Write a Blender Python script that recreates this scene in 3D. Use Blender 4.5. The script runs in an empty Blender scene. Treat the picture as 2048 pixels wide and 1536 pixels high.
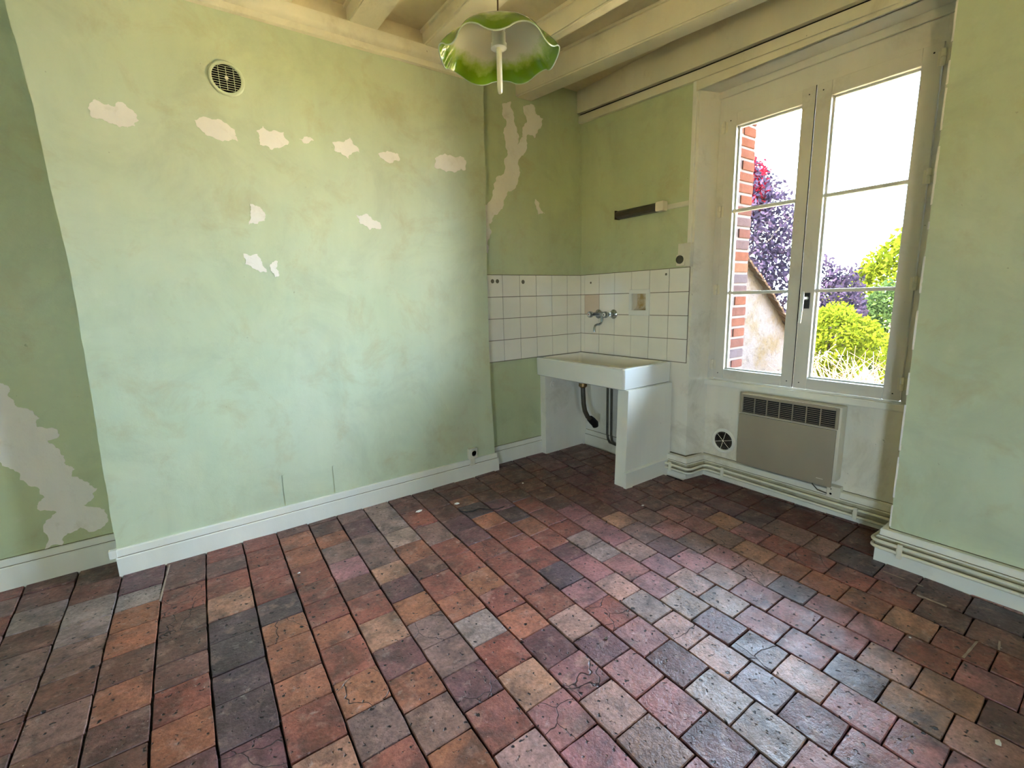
import bpy, bmesh, math, random
from math import sin, cos, pi, radians, sqrt, atan2
from mathutils import Matrix, Vector, noise
rnd = random.Random(7)
S = bpy.context.scene
COL = S.collection

# ------------------------------------------------------------------ camera
cam = bpy.data.cameras.new('camera'); cam_o = bpy.data.objects.new('camera', cam); COL.objects.link(cam_o)
cam.sensor_fit = 'HORIZONTAL'; cam.sensor_width = 36.0; cam.lens = 933.1425 * 36.0 / 2048.0
cam.clip_start = 0.02; cam.clip_end = 200
CR = Vector((0.81083183, -0.58462607, -0.02764235)); CU = Vector((0.1284152, 0.13162632, 0.98294661)); CF = Vector((0.57101775, 0.8005541, -0.18180169))
CAM = Vector((-2.643, -2.731, 1.196))
cam_o.matrix_world = Matrix(((CR.x, CU.x, -CF.x, CAM.x), (CR.y, CU.y, -CF.y, CAM.y), (CR.z, CU.z, -CF.z, CAM.z), (0, 0, 0, 1)))
S.camera = cam_o
# ------------------------------------------------------------------ world, sun, exposure
w = bpy.data.worlds.new('sky'); S.world = w; w.use_nodes = True
bg = w.node_tree.nodes['Background']; bg.inputs[0].default_value = (0.60, 0.79, 1.0, 1); bg.inputs[1].default_value = 46.0
sun = bpy.data.lights.new('sun', 'SUN'); sun.energy = 120.0; sun.angle = radians(1.0); sun.color = (1.0, 0.90, 0.72)
sun_o = bpy.data.objects.new('sun', sun); COL.objects.link(sun_o)
sun_o.rotation_euler = Vector((0.45, -0.12, -0.88)).to_track_quat('-Z', 'Y').to_euler()
sun_o.location = (-2, 1, 8)
def portal(name, loc, rot, sx, sy):
    l = bpy.data.lights.new(name, 'AREA'); l.shape = 'RECTANGLE'; l.size = sx; l.size_y = sy; l.energy = 1.0
    l.cycles.is_portal = True
    o = bpy.data.objects.new(name, l); o.location = loc; o.rotation_euler = rot; COL.objects.link(o)
portal('window_portal', (0.47, -1.55, 1.45), (0, radians(90), 0), 1.75, 1.1)
portal('side_fill_portal', (-5.03, -4.35, .9), (0, radians(-90), 0), 1.2, .45)  # guides sky light through the opening added in the left wall
portal('rear_fill_portal', (-3.6, -4.83, 1.15), (radians(90), 0, 0), .4, .55)  # guides sky light through the opening added in the rear wall
S.view_settings.view_transform = 'Standard'; S.view_settings.look = 'None'
S.view_settings.exposure = 0.70; S.view_settings.gamma = 1.0; S.view_settings.use_curve_mapping = False
try:
    S.cycles.use_denoising = True; S.cycles.max_bounces = 10; S.cycles.diffuse_bounces = 7; S.cycles.glossy_bounces = 4
    S.cycles.transparent_max_bounces = 12; S.cycles.sample_clamp_indirect = 30.0; S.cycles.caustics_reflective = False; S.cycles.caustics_refractive = False
except Exception: pass

# ------------------------------------------------------------------ materials
def lin(c):
    return tuple(((v / 255.0) / 12.92 if v / 255.0 <= 0.04045 else ((v / 255.0 + 0.055) / 1.055) ** 2.4) for v in c) + (1.0,)
class NT:
    def __init__(s, name):
        s.m = bpy.data.materials.new(name); s.m.use_nodes = True; s.t = s.m.node_tree; s.b = s.t.nodes['Principled BSDF']; s.n = s.t.nodes
    def node(s, ty, **kw):
        n = s.n.new(ty)
        for k, v in kw.items(): setattr(n, k, v)
        return n
    def link(s, a, b): s.t.links.new(a, b)
    def obj(s): return s.node('ShaderNodeTexCoord').outputs['Object']
    def noise(s, scale, detail=4.0, rough=0.55, vec=None, dist=0.0):
        n = s.node('ShaderNodeTexNoise'); n.inputs['Scale'].default_value = scale; n.inputs['Detail'].default_value = detail
        n.inputs['Roughness'].default_value = rough; n.inputs['Distortion'].default_value = dist
        s.link(vec or s.obj(), n.inputs['Vector']); return n.outputs['Fac']
    def ramp(s, fac, stops):
        r = s.node('ShaderNodeValToRGB'); e = r.color_ramp.elements
        while len(e) < len(stops): e.new(0.5)
        for k, (p, c) in enumerate(stops): e[k].position = p; e[k].color = c if len(c) == 4 else (*c, 1)
        s.link(fac, r.inputs[0]); return r.outputs[0]
    def mix(s, fac, a, b, mode='MIX'):
        m = s.node('ShaderNodeMix', data_type='RGBA', blend_type=mode)
        for k, v in ((0, fac), (6, a), (7, b)):
            if hasattr(v, 'links') or hasattr(v, 'is_linked'): s.link(v, m.inputs[k])
            else: m.inputs[k].default_value = v
        return m.outputs[2]
    def math(s, op, a, b=0.0, clamp=False):
        m = s.node('ShaderNodeMath', operation=op, use_clamp=clamp)
        for k, v in ((0, a), (1, b)):
            if hasattr(v, 'is_linked'): s.link(v, m.inputs[k])
            else: m.inputs[k].default_value = v
        return m.outputs[0]
    def bump(s, h, strength=0.2, dist=0.01):
        b = s.node('ShaderNodeBump'); b.inputs['Strength'].default_value = strength; b.inputs['Distance'].default_value = dist
        s.link(h, b.inputs['Height']); s.link(b.outputs[0], s.b.inputs['Normal'])
    def base(s, c):
        if hasattr(c, 'is_linked'): s.link(c, s.b.inputs['Base Color'])
        else: s.b.inputs['Base Color'].default_value = c
    def rough(s, r):
        if hasattr(r, 'is_linked'): s.link(r, s.b.inputs['Roughness'])
        else: s.b.inputs['Roughness'].default_value = r
def scaled(n, sx, sy, sz):
    mp = n.node('ShaderNodeMapping'); mp.inputs['Scale'].default_value = (sx, sy, sz); n.link(n.obj(), mp.inputs['Vector']); return mp.outputs[0]
def g(v): return (v, v, v, 1)

def painted(name, c1, c2, dirt=None, dirt_lo=0.6, dirt_hi=0.8, rough=0.55, bump=0.25, dirt_scale=2.5, speck=None, blotch=False):
    n = NT(name)
    c = n.mix(n.ramp(n.noise(1.3, 5, 0.6), [(0.32, g(0)), (0.68, g(1))]), lin(c1), lin(c2))
    streak = n.ramp(n.noise(1.0, 4, 0.6, scaled(n, 7, 7, 0.9)), [(0.35, g(0.965)), (0.65, g(1.02))])
    c = n.mix(1.0, c, streak, 'MULTIPLY')
    if blotch:
        b1 = n.ramp(n.noise(2.3, 6, 0.68, dist=0.7), [(0.34, g(0.89)), (0.50, g(1.0)), (0.66, g(1.04))])
        c = n.mix(1.0, c, b1, 'MULTIPLY')
        b2 = n.ramp(n.noise(4.5, 6, 0.7, dist=0.5), [(0.53, g(0)), (0.72, g(0.38))]); c = n.mix(b2, c, lin((178, 160, 112)))
        b3 = n.ramp(n.noise(11, 6, 0.75), [(0.58, g(0)), (0.78, g(0.30))]); c = n.mix(b3, c, lin((222, 220, 206)))
    if dirt:
        f = n.ramp(n.noise(dirt_scale, 7, 0.68, dist=0.4), [(dirt_lo, g(0)), (dirt_hi, g(0.75))])
        c = n.mix(f, c, lin(dirt))
    if speck:
        f = n.ramp(n.noise(46, 2, 0.5), [(0.76, g(0)), (0.80, g(0.5))])
        c = n.mix(f, c, lin(speck))
    n.base(c); n.rough(rough)
    h = n.math('ADD', n.math('MULTIPLY', n.noise(9, 5, 0.6), 1.0), n.math('MULTIPLY', n.noise(160, 2, 0.5), 0.10))
    n.bump(h, bump, 0.008)
    return n.m
def plain(name, c, rough=0.5, metal=0.0, var=0.08, scale=8.0, bump=0.0, coat=0.0):
    n = NT(name); k = lin(c)
    lo = tuple(v * (1 - var) for v in k[:3]) + (1,); hi = tuple(min(1, v * (1 + var)) for v in k[:3]) + (1,)
    n.base(n.mix(n.ramp(n.noise(scale, 4), [(0.3, g(0)), (0.7, g(1))]), lo, hi)); n.rough(rough)
    n.b.inputs['Metallic'].default_value = metal; n.b.inputs['Coat Weight'].default_value = coat
    if bump: n.bump(n.noise(scale * 4, 4), bump, 0.004)
    return n.m

M = {}
M['green'] = painted('green_wall_paint', (194, 204, 172), (204, 210, 182), dirt=(172, 174, 134), dirt_lo=0.66, dirt_hi=0.95, rough=0.42, speck=(140, 140, 110), blotch=True)
M['green_shaded'] = painted('green_paint_shaded', (186, 195, 154), (196, 203, 164), dirt=(150, 156, 112), dirt_lo=0.62, dirt_hi=0.9, rough=0.45, speck=(110, 115, 84), blotch=True)  # same green paint as the breast, darkened for the shade in the recesses
M['trim'] = painted('cream_trim_paint', (236, 234, 226), (228, 224, 212), dirt=(170, 160, 134), dirt_lo=0.62, dirt_hi=0.92, rough=0.4, speck=(120, 108, 84))
M['dirty_white'] = painted('dirty_white_paint', (236, 231, 219), (223, 217, 201), dirt=(150, 136, 108), dirt_lo=0.53, dirt_hi=0.86, rough=0.5, dirt_scale=3.2, speck=(96, 84, 62))
M['ceiling'] = painted('yellowed_ceiling_paint', (222, 210, 180), (206, 192, 158), dirt=(150, 128, 92), dirt_lo=0.5, dirt_hi=0.85, rough=0.6, dirt_scale=2.2, speck=(110, 84, 58))
M['beam'] = painted('cream_beam_paint', (232, 224, 202), (218, 208, 182), dirt=(160, 140, 102), dirt_lo=0.55, dirt_hi=0.9, rough=0.55, bump=0.5, dirt_scale=3.0, speck=(120, 96, 66))
M['patch'] = painted('bare_filler_plaster', (244, 238, 232), (234, 226, 218), dirt=(206, 194, 178), dirt_lo=0.55, dirt_hi=0.8, rough=0.8, bump=0.5, dirt_scale=9)
M['grime'] = plain('baseboard_grime_line', (104, 92, 62), 0.9, var=0.35, scale=14)
M['grimy'] = painted('grimy_cream_paint', (196, 188, 164), (172, 164, 138), dirt=(78, 68, 46), dirt_lo=0.46, dirt_hi=0.72, rough=0.5, dirt_scale=5)
M['sash'] = painted('window_paint', (222, 219, 210), (210, 205, 194), dirt=(150, 140, 122), dirt_lo=0.58, dirt_hi=0.9, rough=0.38, speck=(100, 92, 78), bump=0.15)
M['tile_wall'] = plain('cream_glazed_tile', (236, 232, 222), 0.09, var=0.05, scale=3)
M['tile_pink'] = plain('pinkish_glazed_tile', (214, 196, 180), 0.09, var=0.04, scale=3)
M['grout'] = plain('tile_grout', (112, 104, 86), 0.8)
M['ceramic'] = plain('white_fireclay_ceramic', (232, 231, 226), 0.12, var=0.03, scale=2, coat=0.3)
n = NT('stained_ceramic'); n.base(n.mix(n.ramp(n.noise(14, 5), [(0.4, g(0)), (0.65, g(1))]), lin((226, 220, 205)), lin((176, 150, 100)))); n.rough(0.2); M['ceramic_stained'] = n.m
M['chrome'] = plain('worn_chrome', (170, 174, 178), 0.16, 1.0, var=0.2, scale=30)
M['black'] = plain('black_rubber', (16, 15, 15), 0.5)
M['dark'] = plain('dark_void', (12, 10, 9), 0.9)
M['red'] = plain('red_plastic', (150, 30, 26), 0.35)
M['plastic'] = plain('cream_plastic', (222, 215, 196), 0.35, var=0.05, bump=0.03)
M['metal_grey'] = plain('convector_taupe_enamel', (156, 144, 124), 0.42, var=0.05, scale=3)
M['metal_lite'] = plain('convector_light_enamel', (212, 204, 186), 0.4, var=0.05, scale=5)
M['lead'] = plain('dull_lead_pipe', (92, 86, 74), 0.5, 0.6, var=0.25, scale=14)
M['brass'] = plain('tarnished_brass', (140, 112, 72), 0.4, 0.8, var=0.2, scale=20)
M['pipe'] = painted('painted_pipe', (232, 226, 208), (220, 212, 190), dirt=(120, 108, 80), dirt_lo=0.6, dirt_hi=0.85, rough=0.35, dirt_scale=8)
M['tube_shade'] = plain('dusty_brown_diffuser', (74, 68, 52), 0.3, var=0.25, scale=12)
M['bulb'] = plain('opal_bulb_glass', (232, 226, 208), 0.15, var=0.04, scale=20)
M['cord'] = plain('brown_flex', (96, 74, 46), 0.6)
M['steel'] = plain('dull_steel', (150, 140, 132), 0.35, 0.9)
M['crumb'] = plain('white_plaster_crumb', (232, 226, 220), 0.9)
M['slab'] = plain('dark_joint_dirt', (34, 27, 25), 0.95, var=0.3, scale=40, bump=0.4)
M['lime'] = plain('pale_lime_joint', (168, 146, 130), 0.9, var=0.2, scale=40)
M['mortar'] = plain('brick_mortar', (74, 66, 64), 0.95, var=0.15, scale=25, bump=0.4)
n = NT('shutter_black_iron'); n.base(lin((22, 22, 24))); n.rough(0.4); M['iron'] = n.m

# thin window glass: mostly clear, with a little reflection
n = NT('window_glass'); n.n.remove(n.b)
tr = n.node('ShaderNodeBsdfTransparent'); tr.inputs[0].default_value = (0.96, 0.97, 0.98, 1)
gl = n.node('ShaderNodeBsdfGlossy'); gl.inputs['Roughness'].default_value = 0.03
fr = n.node('ShaderNodeFresnel'); fr.inputs[0].default_value = 1.45
mx = n.node('ShaderNodeMixShader'); n.link(fr.outputs[0], mx.inputs[0]); n.link(tr.outputs[0], mx.inputs[1]); n.link(gl.outputs[0], mx.inputs[2])
n.link(mx.outputs[0], n.n['Material Output'].inputs[0]); M['glass'] = n.m

# floor tile: colour per tile from a mesh attribute, mottled, pitted, worn
def tile_mat():
    n = NT('worn_terracotta')
    at = n.node('ShaderNodeAttribute', attribute_name='tint')
    geo = n.node('ShaderNodeNewGeometry')
    sh = n.node('ShaderNodeVectorMath', operation='ADD'); n.link(geo.outputs['Position'], sh.inputs[0])
    comb = n.node('ShaderNodeCombineXYZ')
    off = n.math('MULTIPLY', at.outputs['Alpha'], 37.0)
    n.link(off, comb.inputs[0]); n.link(off, comb.inputs[1]); n.link(comb.outputs[0], sh.inputs[1]); v = sh.outputs[0]
    c = at.outputs['Color']
    big = n.ramp(n.noise(9, 5, 0.65, v, 0.6), [(0.30, g(0.50)), (0.5, g(0.95)), (0.72, g(1.40))])
    c = n.mix(1.0, c, big, 'MULTIPLY')
    stain = n.ramp(n.noise(6, 4, 0.6, v, 0.8), [(0.50, g(0)), (0.68, g(0.65))])
    c = n.mix(stain, c, lin((66, 50, 46)))
    warm = n.ramp(n.noise(14, 4, 0.6, v, 0.5), [(0.55, g(0)), (0.72, g(0.45))])
    c = n.mix(warm, c, lin((176, 138, 124)))
    film = n.ramp(n.noise(24, 5, 0.7, v, 0.3), [(0.60, g(0)), (0.74, g(0.35))])
    c = n.mix(film, c, lin((205, 190, 182)))
    fine = n.ramp(n.noise(75, 5, 0.7, v), [(0.3, g(0.62)), (0.7, g(1.34))])
    c = n.mix(1.0, c, fine, 'MULTIPLY')
    pits = n.ramp(n.noise(55, 2, 0.4, v), [(0.28, g(1)), (0.34, g(0))])
    c = n.mix(pits, c, lin((34, 22, 20)))
    dots = n.ramp(n.noise(120, 1, 0.3, v), [(0.80, g(0)), (0.84, g(0.8))])
    c = n.mix(dots, c, lin((220, 205, 195)))
    # fine cracks on a few tiles
    vo = n.node('ShaderNodeTexVoronoi', feature='DISTANCE_TO_EDGE'); vo.inputs['Scale'].default_value = 7.0
    wob = n.node('ShaderNodeVectorMath', operation='ADD'); n.link(v, wob.inputs[0])
    nz = n.node('ShaderNodeTexNoise'); nz.inputs['Scale'].default_value = 14.0; n.link(v, nz.inputs['Vector'])
    sc = n.node('ShaderNodeVectorMath', operation='SCALE'); sc.inputs['Scale'].default_value = 0.06; n.link(nz.outputs['Color'], sc.inputs[0]); n.link(sc.outputs[0], wob.inputs[1])
    n.link(wob.outputs[0], vo.inputs['Vector'])
    ck = n.ramp(vo.outputs['Distance'], [(0.0, g(1)), (0.012, g(0))])
    some = n.ramp(at.outputs['Alpha'], [(0.93, g(0)), (0.94, g(1))])
    ck = n.mix(1.0, ck, some, 'MULTIPLY')
    c = n.mix(ck, c, lin((28, 18, 16)))
    n.base(c)
    r = n.ramp(n.noise(11, 4, 0.6, v), [(0.3, g(0.30)), (0.7, g(0.60))]); n.rough(r)
    n.b.inputs['Specular IOR Level'].default_value = 0.5
    h = n.math('ADD', n.math('MULTIPLY', n.noise(22, 5, 0.65, v), 1.0), n.math('MULTIPLY', n.noise(110, 3, 0.6, v), 0.25))
    h = n.math('SUBTRACT', h, n.math('MULTIPLY', pits, 0.5)); h = n.math('SUBTRACT', h, n.math('MULTIPLY', ck, 0.6))
    n.bump(h, 0.7, 0.007)
    return n.m
M['floor'] = tile_mat()
def brick_mat():
    n = NT('sunlit_brick'); at = n.node('ShaderNodeAttribute', attribute_name='tint')
    c = n.mix(1.0, at.outputs['Color'], n.ramp(n.noise(30, 5, 0.65), [(0.3, g(0.75)), (0.7, g(1.2))]), 'MULTIPLY')
    n.base(c); n.rough(0.9); n.b.inputs['Specular IOR Level'].default_value = 0.0; n.bump(n.noise(60, 4), 0.5, 0.006); return n.m
M['brick'] = brick_mat()
def leaf_mat(name, c1, c2, trans=0.5):
    n = NT(name); n.n.remove(n.b)
    ge = n.node('ShaderNodeNewGeometry')
    c = n.mix(ge.outputs['Random Per Island'], lin(c1), lin(c2))
    d = n.node('ShaderNodeBsdfDiffuse'); t = n.node('ShaderNodeBsdfTranslucent'); n.link(c, d.inputs[0]); n.link(c, t.inputs[0])
    m = n.node('ShaderNodeMixShader'); m.inputs[0].default_value = trans; n.link(d.outputs[0], m.inputs[1]); n.link(t.outputs[0], m.inputs[2])
    n.link(m.outputs[0], n.n['Material Output'].inputs[0]); return n.m
M['leaf_purple'] = leaf_mat('plum_purple_leaves', (20, 17, 26), (40, 31, 42), 0.35)
M['leaf_red'] = leaf_mat('scarlet_leaves', (66, 6, 14), (86, 14, 24), 0.4)
M['leaf_lime'] = leaf_mat('lime_green_leaves', (44, 49, 6), (66, 72, 14))
M['leaf_green'] = leaf_mat('soft_green_leaves', (28, 38, 18), (44, 56, 28))
M['bark'] = plain('grey_bark', (112, 98, 90), 0.9, var=0.3, scale=20, bump=0.5)
M['twig'] = plain('dry_pale_twigs', (92, 76, 58), 0.8, var=0.3, scale=6)
M['ground'] = plain('dry_garden_ground', (196, 172, 124), 0.95, var=0.3, scale=3, bump=0.5)
n = NT('lime_render'); c = n.mix(n.ramp(n.noise(2.2, 6, 0.7), [(0.45, g(0)), (0.62, g(1))]), lin((62, 55, 53)), lin((56, 46, 34)))
c = n.mix(n.ramp(n.noise(26, 3), [(0.60, g(0)), (0.68, g(0.7))]), c, lin((34, 28, 26))); n.base(c); n.rough(0.95); n.b.inputs['Specular IOR Level'].default_value = 0.0; n.bump(n.noise(12, 6, 0.7), 0.9, 0.03); M['render'] = n.m
M['coping'] = plain('old_roof_tile', (48, 36, 29), 0.9, var=0.35, scale=9, bump=0.5)
for k_ in ('mortar', 'coping', 'ground', 'twig', 'bark'): M[k_].node_tree.nodes['Principled BSDF'].inputs['Specular IOR Level'].default_value = 0.0
# lamp shade: white opal glass turning green towards the fluted rim
def shade_mat():
    n = NT('opal_and_green_glass'); at = n.node('ShaderNodeAttribute', attribute_name='tint')
    f = n.math('ADD', at.outputs['Fac'], n.math('MULTIPLY', n.math('SUBTRACT', n.noise(18, 4, 0.6), 0.5), 0.35))
    c = n.ramp(f, [(0.70, lin((222, 218, 198))), (0.82, lin((170, 190, 90))), (0.91, lin((118, 152, 20))), (0.975, lin((120, 156, 30)))])
    edge = n.ramp(at.outputs['Fac'], [(0.992, g(0)), (0.998, g(1))])
    c = n.mix(edge, c, lin((226, 236, 216)))
    n.base(c); n.rough(0.08); n.b.inputs['Coat Weight'].default_value = 0.4
    t = n.node('ShaderNodeBsdfTranslucent'); n.link(c, t.inputs[0]); m = n.node('ShaderNodeMixShader'); m.inputs[0].default_value = 0.35
    n.link(n.b.outputs[0], m.inputs[1]); n.link(t.outputs[0], m.inputs[2]); n.link(m.outputs[0], n.n['Material Output'].inputs[0]); return n.m
M['shade'] = shade_mat()

# ------------------------------------------------------------------ mesh helpers
class MB:
    def __init__(s): s.v = []; s.f = []; s.tint = []
    def add(s, vs, fs, tint=None):
        o = len(s.v); s.v += [tuple(v) for v in vs]; s.f += [tuple(i + o for i in f) for f in fs]
        s.tint += [tint] * len(vs); return s
    def box(s, a, b, ch=0.0, tint=None):
        x0, y0, z0 = (min(a[i], b[i]) for i in range(3)); x1, y1, z1 = (max(a[i], b[i]) for i in range(3))
        if ch <= 0:
            return s.add([(x0, y0, z0), (x1, y0, z0), (x1, y1, z0), (x0, y1, z0), (x0, y0, z1), (x1, y0, z1), (x1, y1, z1), (x0, y1, z1)],
                         [(0, 3, 2, 1), (4, 5, 6, 7), (0, 1, 5, 4), (1, 2, 6, 5), (2, 3, 7, 6), (3, 0, 4, 7)], tint)
        bm = bmesh.new(); bmesh.ops.create_cube(bm, size=1.0)
        for v in bm.verts: v.co = Vector(((x0 + x1) / 2 + v.co.x * (x1 - x0), (y0 + y1) / 2 + v.co.y * (y1 - y0), (z0 + z1) / 2 + v.co.z * (z1 - z0)))
        bmesh.ops.bevel(bm, geom=bm.edges[:], offset=min(ch, 0.45 * min(x1 - x0, y1 - y0, z1 - z0)), segments=2, affect='EDGES', profile=0.6)
        s.bm(bm, tint); return s
    def bm(s, bm, tint=None):
        bm.verts.index_update()
        s.add([v.co[:] for v in bm.verts], [[v.index for v in f.verts] for f in bm.faces], tint); bm.free(); return s
    def prism(s, poly, axis, a, b, tint=None):
        """polygon of (u,v) pairs extruded along axis from a to b; u,v are the other two axes in xyz order"""
        n = len(poly)
        def P(u, v, t): return {'x': (t, u, v), 'y': (u, t, v), 'z': (u, v, t)}[axis]
        vs = [P(u, v, a) for u, v in poly] + [P(u, v, b) for u, v in poly]
        fs = [tuple(range(n))[::-1], tuple(range(n, 2 * n))] + [(i, (i + 1) % n, n + (i + 1) % n, n + i) for i in range(n)]
        return s.add(vs, fs, tint)
    def tube(s, pts, r, seg=10, tint=None, cap=True):
        pts = [Vector(p) for p in pts]; rs = r if isinstance(r, (list, tuple)) else [r] * len(pts)
        vs = []; N = len(pts); up = None
        for i, p in enumerate(pts):
            d = (pts[min(i + 1, N - 1)] - pts[max(i - 1, 0)]).normalized()
            if up is None: up = Vector((0, 0, 1)) if abs(d.z) < 0.9 else Vector((1, 0, 0))
            sd = d.cross(up).normalized(); up = sd.cross(d).normalized()
            for k in range(seg):
                a = 2 * pi * k / seg; vs.append(p + (sd * cos(a) + up * sin(a)) * rs[i])
        fs = [(i * seg + k, i * seg + (k + 1) % seg, (i + 1) * seg + (k + 1) % seg, (i + 1) * seg + k) for i in range(N - 1) for k in range(seg)]
        if cap: fs += [tuple(range(seg))[::-1], tuple(range((N - 1) * seg, N * seg))]
        return s.add(vs, fs, tint)
    def lathe(s, prof, origin, axis='z', seg=28, tint=None):
        """prof: (radius, height) pairs"""
        vs = []; o = Vector(origin)
        for r, h in prof:
            for k in range(seg):
                a = 2 * pi * k / seg; u, v = r * cos(a), r * sin(a)
                vs.append(o + Vector({'z': (u, v, h), 'x': (h, u, v), 'y': (u, h, v), '-x': (-h, u, v), '-y': (u, -h, v)}[axis]))
        fs = [(i * seg + k, i * seg + (k + 1) % seg, (i + 1) * seg + (k + 1) % seg, (i + 1) * seg + k) for i in range(len(prof) - 1) for k in range(seg)]
        if prof[0][0] > 1e-5: fs.append(tuple(range(seg))[::-1])
        if prof[-1][0] > 1e-5: fs.append(tuple(range((len(prof) - 1) * seg, len(prof) * seg)))
        return s.add(vs, fs, tint)
    def build(s, name, mat, parent=None, smooth=False, kind=None, label=None, normals=True):
        me = bpy.data.meshes.new(name); me.from_pydata(s.v, [], s.f)
        if any(t is not None for t in s.tint):
            a = me.color_attributes.new('tint', 'FLOAT_COLOR', 'POINT')
            for i, t in enumerate(s.tint): a.data[i].color = t or (0, 0, 0, 1)
        if normals:
            bm = bmesh.new(); bm.from_mesh(me); bmesh.ops.recalc_face_normals(bm, faces=bm.faces[:]); bm.to_mesh(me); bm.free()
        me.materials.append(M[mat] if isinstance(mat, str) else mat)
        if smooth:
            me.shade_smooth()
            try: me.set_sharp_from_angle(angle=radians(38))
            except Exception: pass
        o = bpy.data.objects.new(name, me); COL.objects.link(o)
        if parent: o.parent = parent; o.matrix_parent_inverse = parent.matrix_world.inverted() if parent.type != 'EMPTY' else Matrix.Translation(parent.location).inverted()
        if kind: o['kind'] = kind
        if label: o['label'] = label
        return o
def thing(name, label, cat, loc, group=None):
    o = bpy.data.objects.new(name, None); o.empty_display_size = 0.05; o.location = loc; COL.objects.link(o)
    o['label'] = label; o['category'] = cat
    if group: o['group'] = group
    return o
def tag(o, label, cat, group=None):
    o['label'] = label; o['category'] = cat
    if group: o['group'] = group
    return o
def struct(name, label, mat, mb, cat='room surface', **kw):
    o = mb.build(name, mat, **kw); o['kind'] = 'structure'; o['label'] = label; o['category'] = cat; return o

# ------------------------------------------------------------------ room shell
YB = -4.8; XL = -5.0; ZC = 2.66
floor = struct('floor', 'floor of worn square terracotta tiles in uneven running rows', 'slab', MB().box((XL - .2, YB - .2, -0.25), (0.44, 0.4, -0.014)), 'floor')
ceiling = struct('ceiling', 'yellowed ceiling between painted wooden joists', 'ceiling', MB().box((XL - .2, YB - .2, ZC), (0.44, 0.4, ZC + .15)), 'ceiling')
breast_poly = [(-3.06, ZC), (-2.995, 2.34), (-2.974, 2.0), (-2.968, 1.645), (-2.958, 1.335), (-2.967, .92), (-2.978, .525), (-2.985, .115), (-2.985, -.02),
               (-.925, -.02), (-.924, .126), (-.938, .5), (-.941, .78), (-.933, 1.5), (-.913, 2.48), (-.913, ZC)]
# chop the edge finer so that it wobbles like hand plaster
def wobbly(poly, k, amp, seed=0, closed=True):
    out = []; n = len(poly); m = n if closed else n - 1; r = random.Random(seed)
    for i in range(m):
        a = poly[i]; b = poly[(i + 1) % n]; L = math.hypot(b[0] - a[0], b[1] - a[1]); st = max(1, int(L / k))
        dx, dy = (b[0] - a[0]) / L, (b[1] - a[1]) / L
        for j in range(st):
            t = j / st; d = r.uniform(-amp, amp) if j else 0
            out.append((a[0] + (b[0] - a[0]) * t - dy * d, a[1] + (b[1] - a[1]) * t + dx * d))
    if not closed: out.append(poly[-1])
    return out
breast = struct('wall_chimney_breast', 'broad pale green chimney breast with white filler patches', 'green', MB().prism(wobbly(breast_poly, .05, .0016, 3), 'y', -.09, .4), 'wall')
wall_bl = struct('wall_back_left', 'shade-darkened green recessed wall left of the chimney breast', 'green_shaded', MB().box((XL - .2, .09, -.02), (-2.7, .4, ZC)), 'wall')
wall_br = struct('wall_back_right', 'green recessed wall right of the chimney breast above the sink', 'green_shaded', MB().box((-1.2, 0, -.02), (0.44, .4, ZC)), 'wall')
# window wall: left pier with a niche for the soap dish, splayed reveal
wall_w = struct('wall_window', 'white window wall with a deep reveal around the casement', 'dirty_white',
    MB().box((.05, -.985, -.25), (.44, 0, ZC)).box((0, -.985, -.02), (.05, -.001, 1.085)).box((0, -.985, 1.085), (.05, -.643, 1.2)).box((0, -.52, 1.085), (.05, -.001, 1.2)).box((0, -.985, 1.2), (.05, -.001, 1.352))
        .box((0, -.985, 1.352), (.05, -.945, ZC))
        .prism([(0, -.985), (.14, -1.03), (.2, -1.03), (.2, -1.085), (.44, -1.085), (.44, -.985)], 'z', -.25, ZC)
        .box((.14, -2.16, -.25), (.42, -1.03, .612)).box((0, -2.3, 2.345), (.42, -.985, ZC)), 'wall')
MB().box((0, -.945, 1.352), (.05, -.001, ZC)).build('painted_panel', 'green_shaded', wall_w)
wall_r = struct('wall_right', 'plain green wall at the right of the window', 'green', MB().prism(
    [(-.2, YB - .2), (-.2, -2.142), (-.17, -2.135), (.14, -2.09), (.2, -2.075), (.44, -2.22), (.44, YB - .2)], 'z', -.25, ZC), 'wall')
wall_l = struct('wall_left', 'green wall at the far left of the room', 'green', MB().box((XL - .2, -4.1, -.02), (XL, .09, ZC)).box((XL - .2, YB, -.02), (XL, -4.6, ZC)).box((XL - .2, -4.6, -.25), (XL, -4.1, .35)).box((XL - .2, -4.6, 1.5), (XL, -4.1, ZC)), 'wall')
wy0, wy1 = YB - .2, YB
wall_bh = struct('wall_behind', 'green wall behind the viewer with an opening added for fill light', 'green', MB().box((XL, wy0, -.02), (-3.80, wy1, ZC)).box((-3.40, wy0, -.02), (.44, wy1, ZC))
    .box((-3.80, wy0, -.02), (-3.40, wy1, .88)).box((-3.80, wy0, 1.43), (-3.40, wy1, ZC)), 'wall')
w2 = MB()
for x in (-3.80, -3.44): w2.box((x, YB - .12, .88), (x + .04, YB - .06, 1.43))
w2.box((-3.80, YB - .12, .88), (-3.40, YB - .06, .92)).box((-3.80, YB - .12, 1.39), (-3.40, YB - .06, 1.43))
struct('fill_window_rear', 'white window added behind the viewer for fill light', 'sash', w2, 'window')  # unseen window, added to let fill light in from behind
w3 = MB().box((XL - .12, -4.6, .35), (XL - .06, -4.1, .39)).box((XL - .12, -4.6, 1.46), (XL - .06, -4.1, 1.5))
for y in (-4.6, -4.14): w3.box((XL - .12, y, .35), (XL - .06, y + .04, 1.5))
struct('fill_window_side', 'narrow white window added in the far left wall for fill light', 'sash', w3, 'window')  # unseen window, added to let fill light onto the window wall
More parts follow.
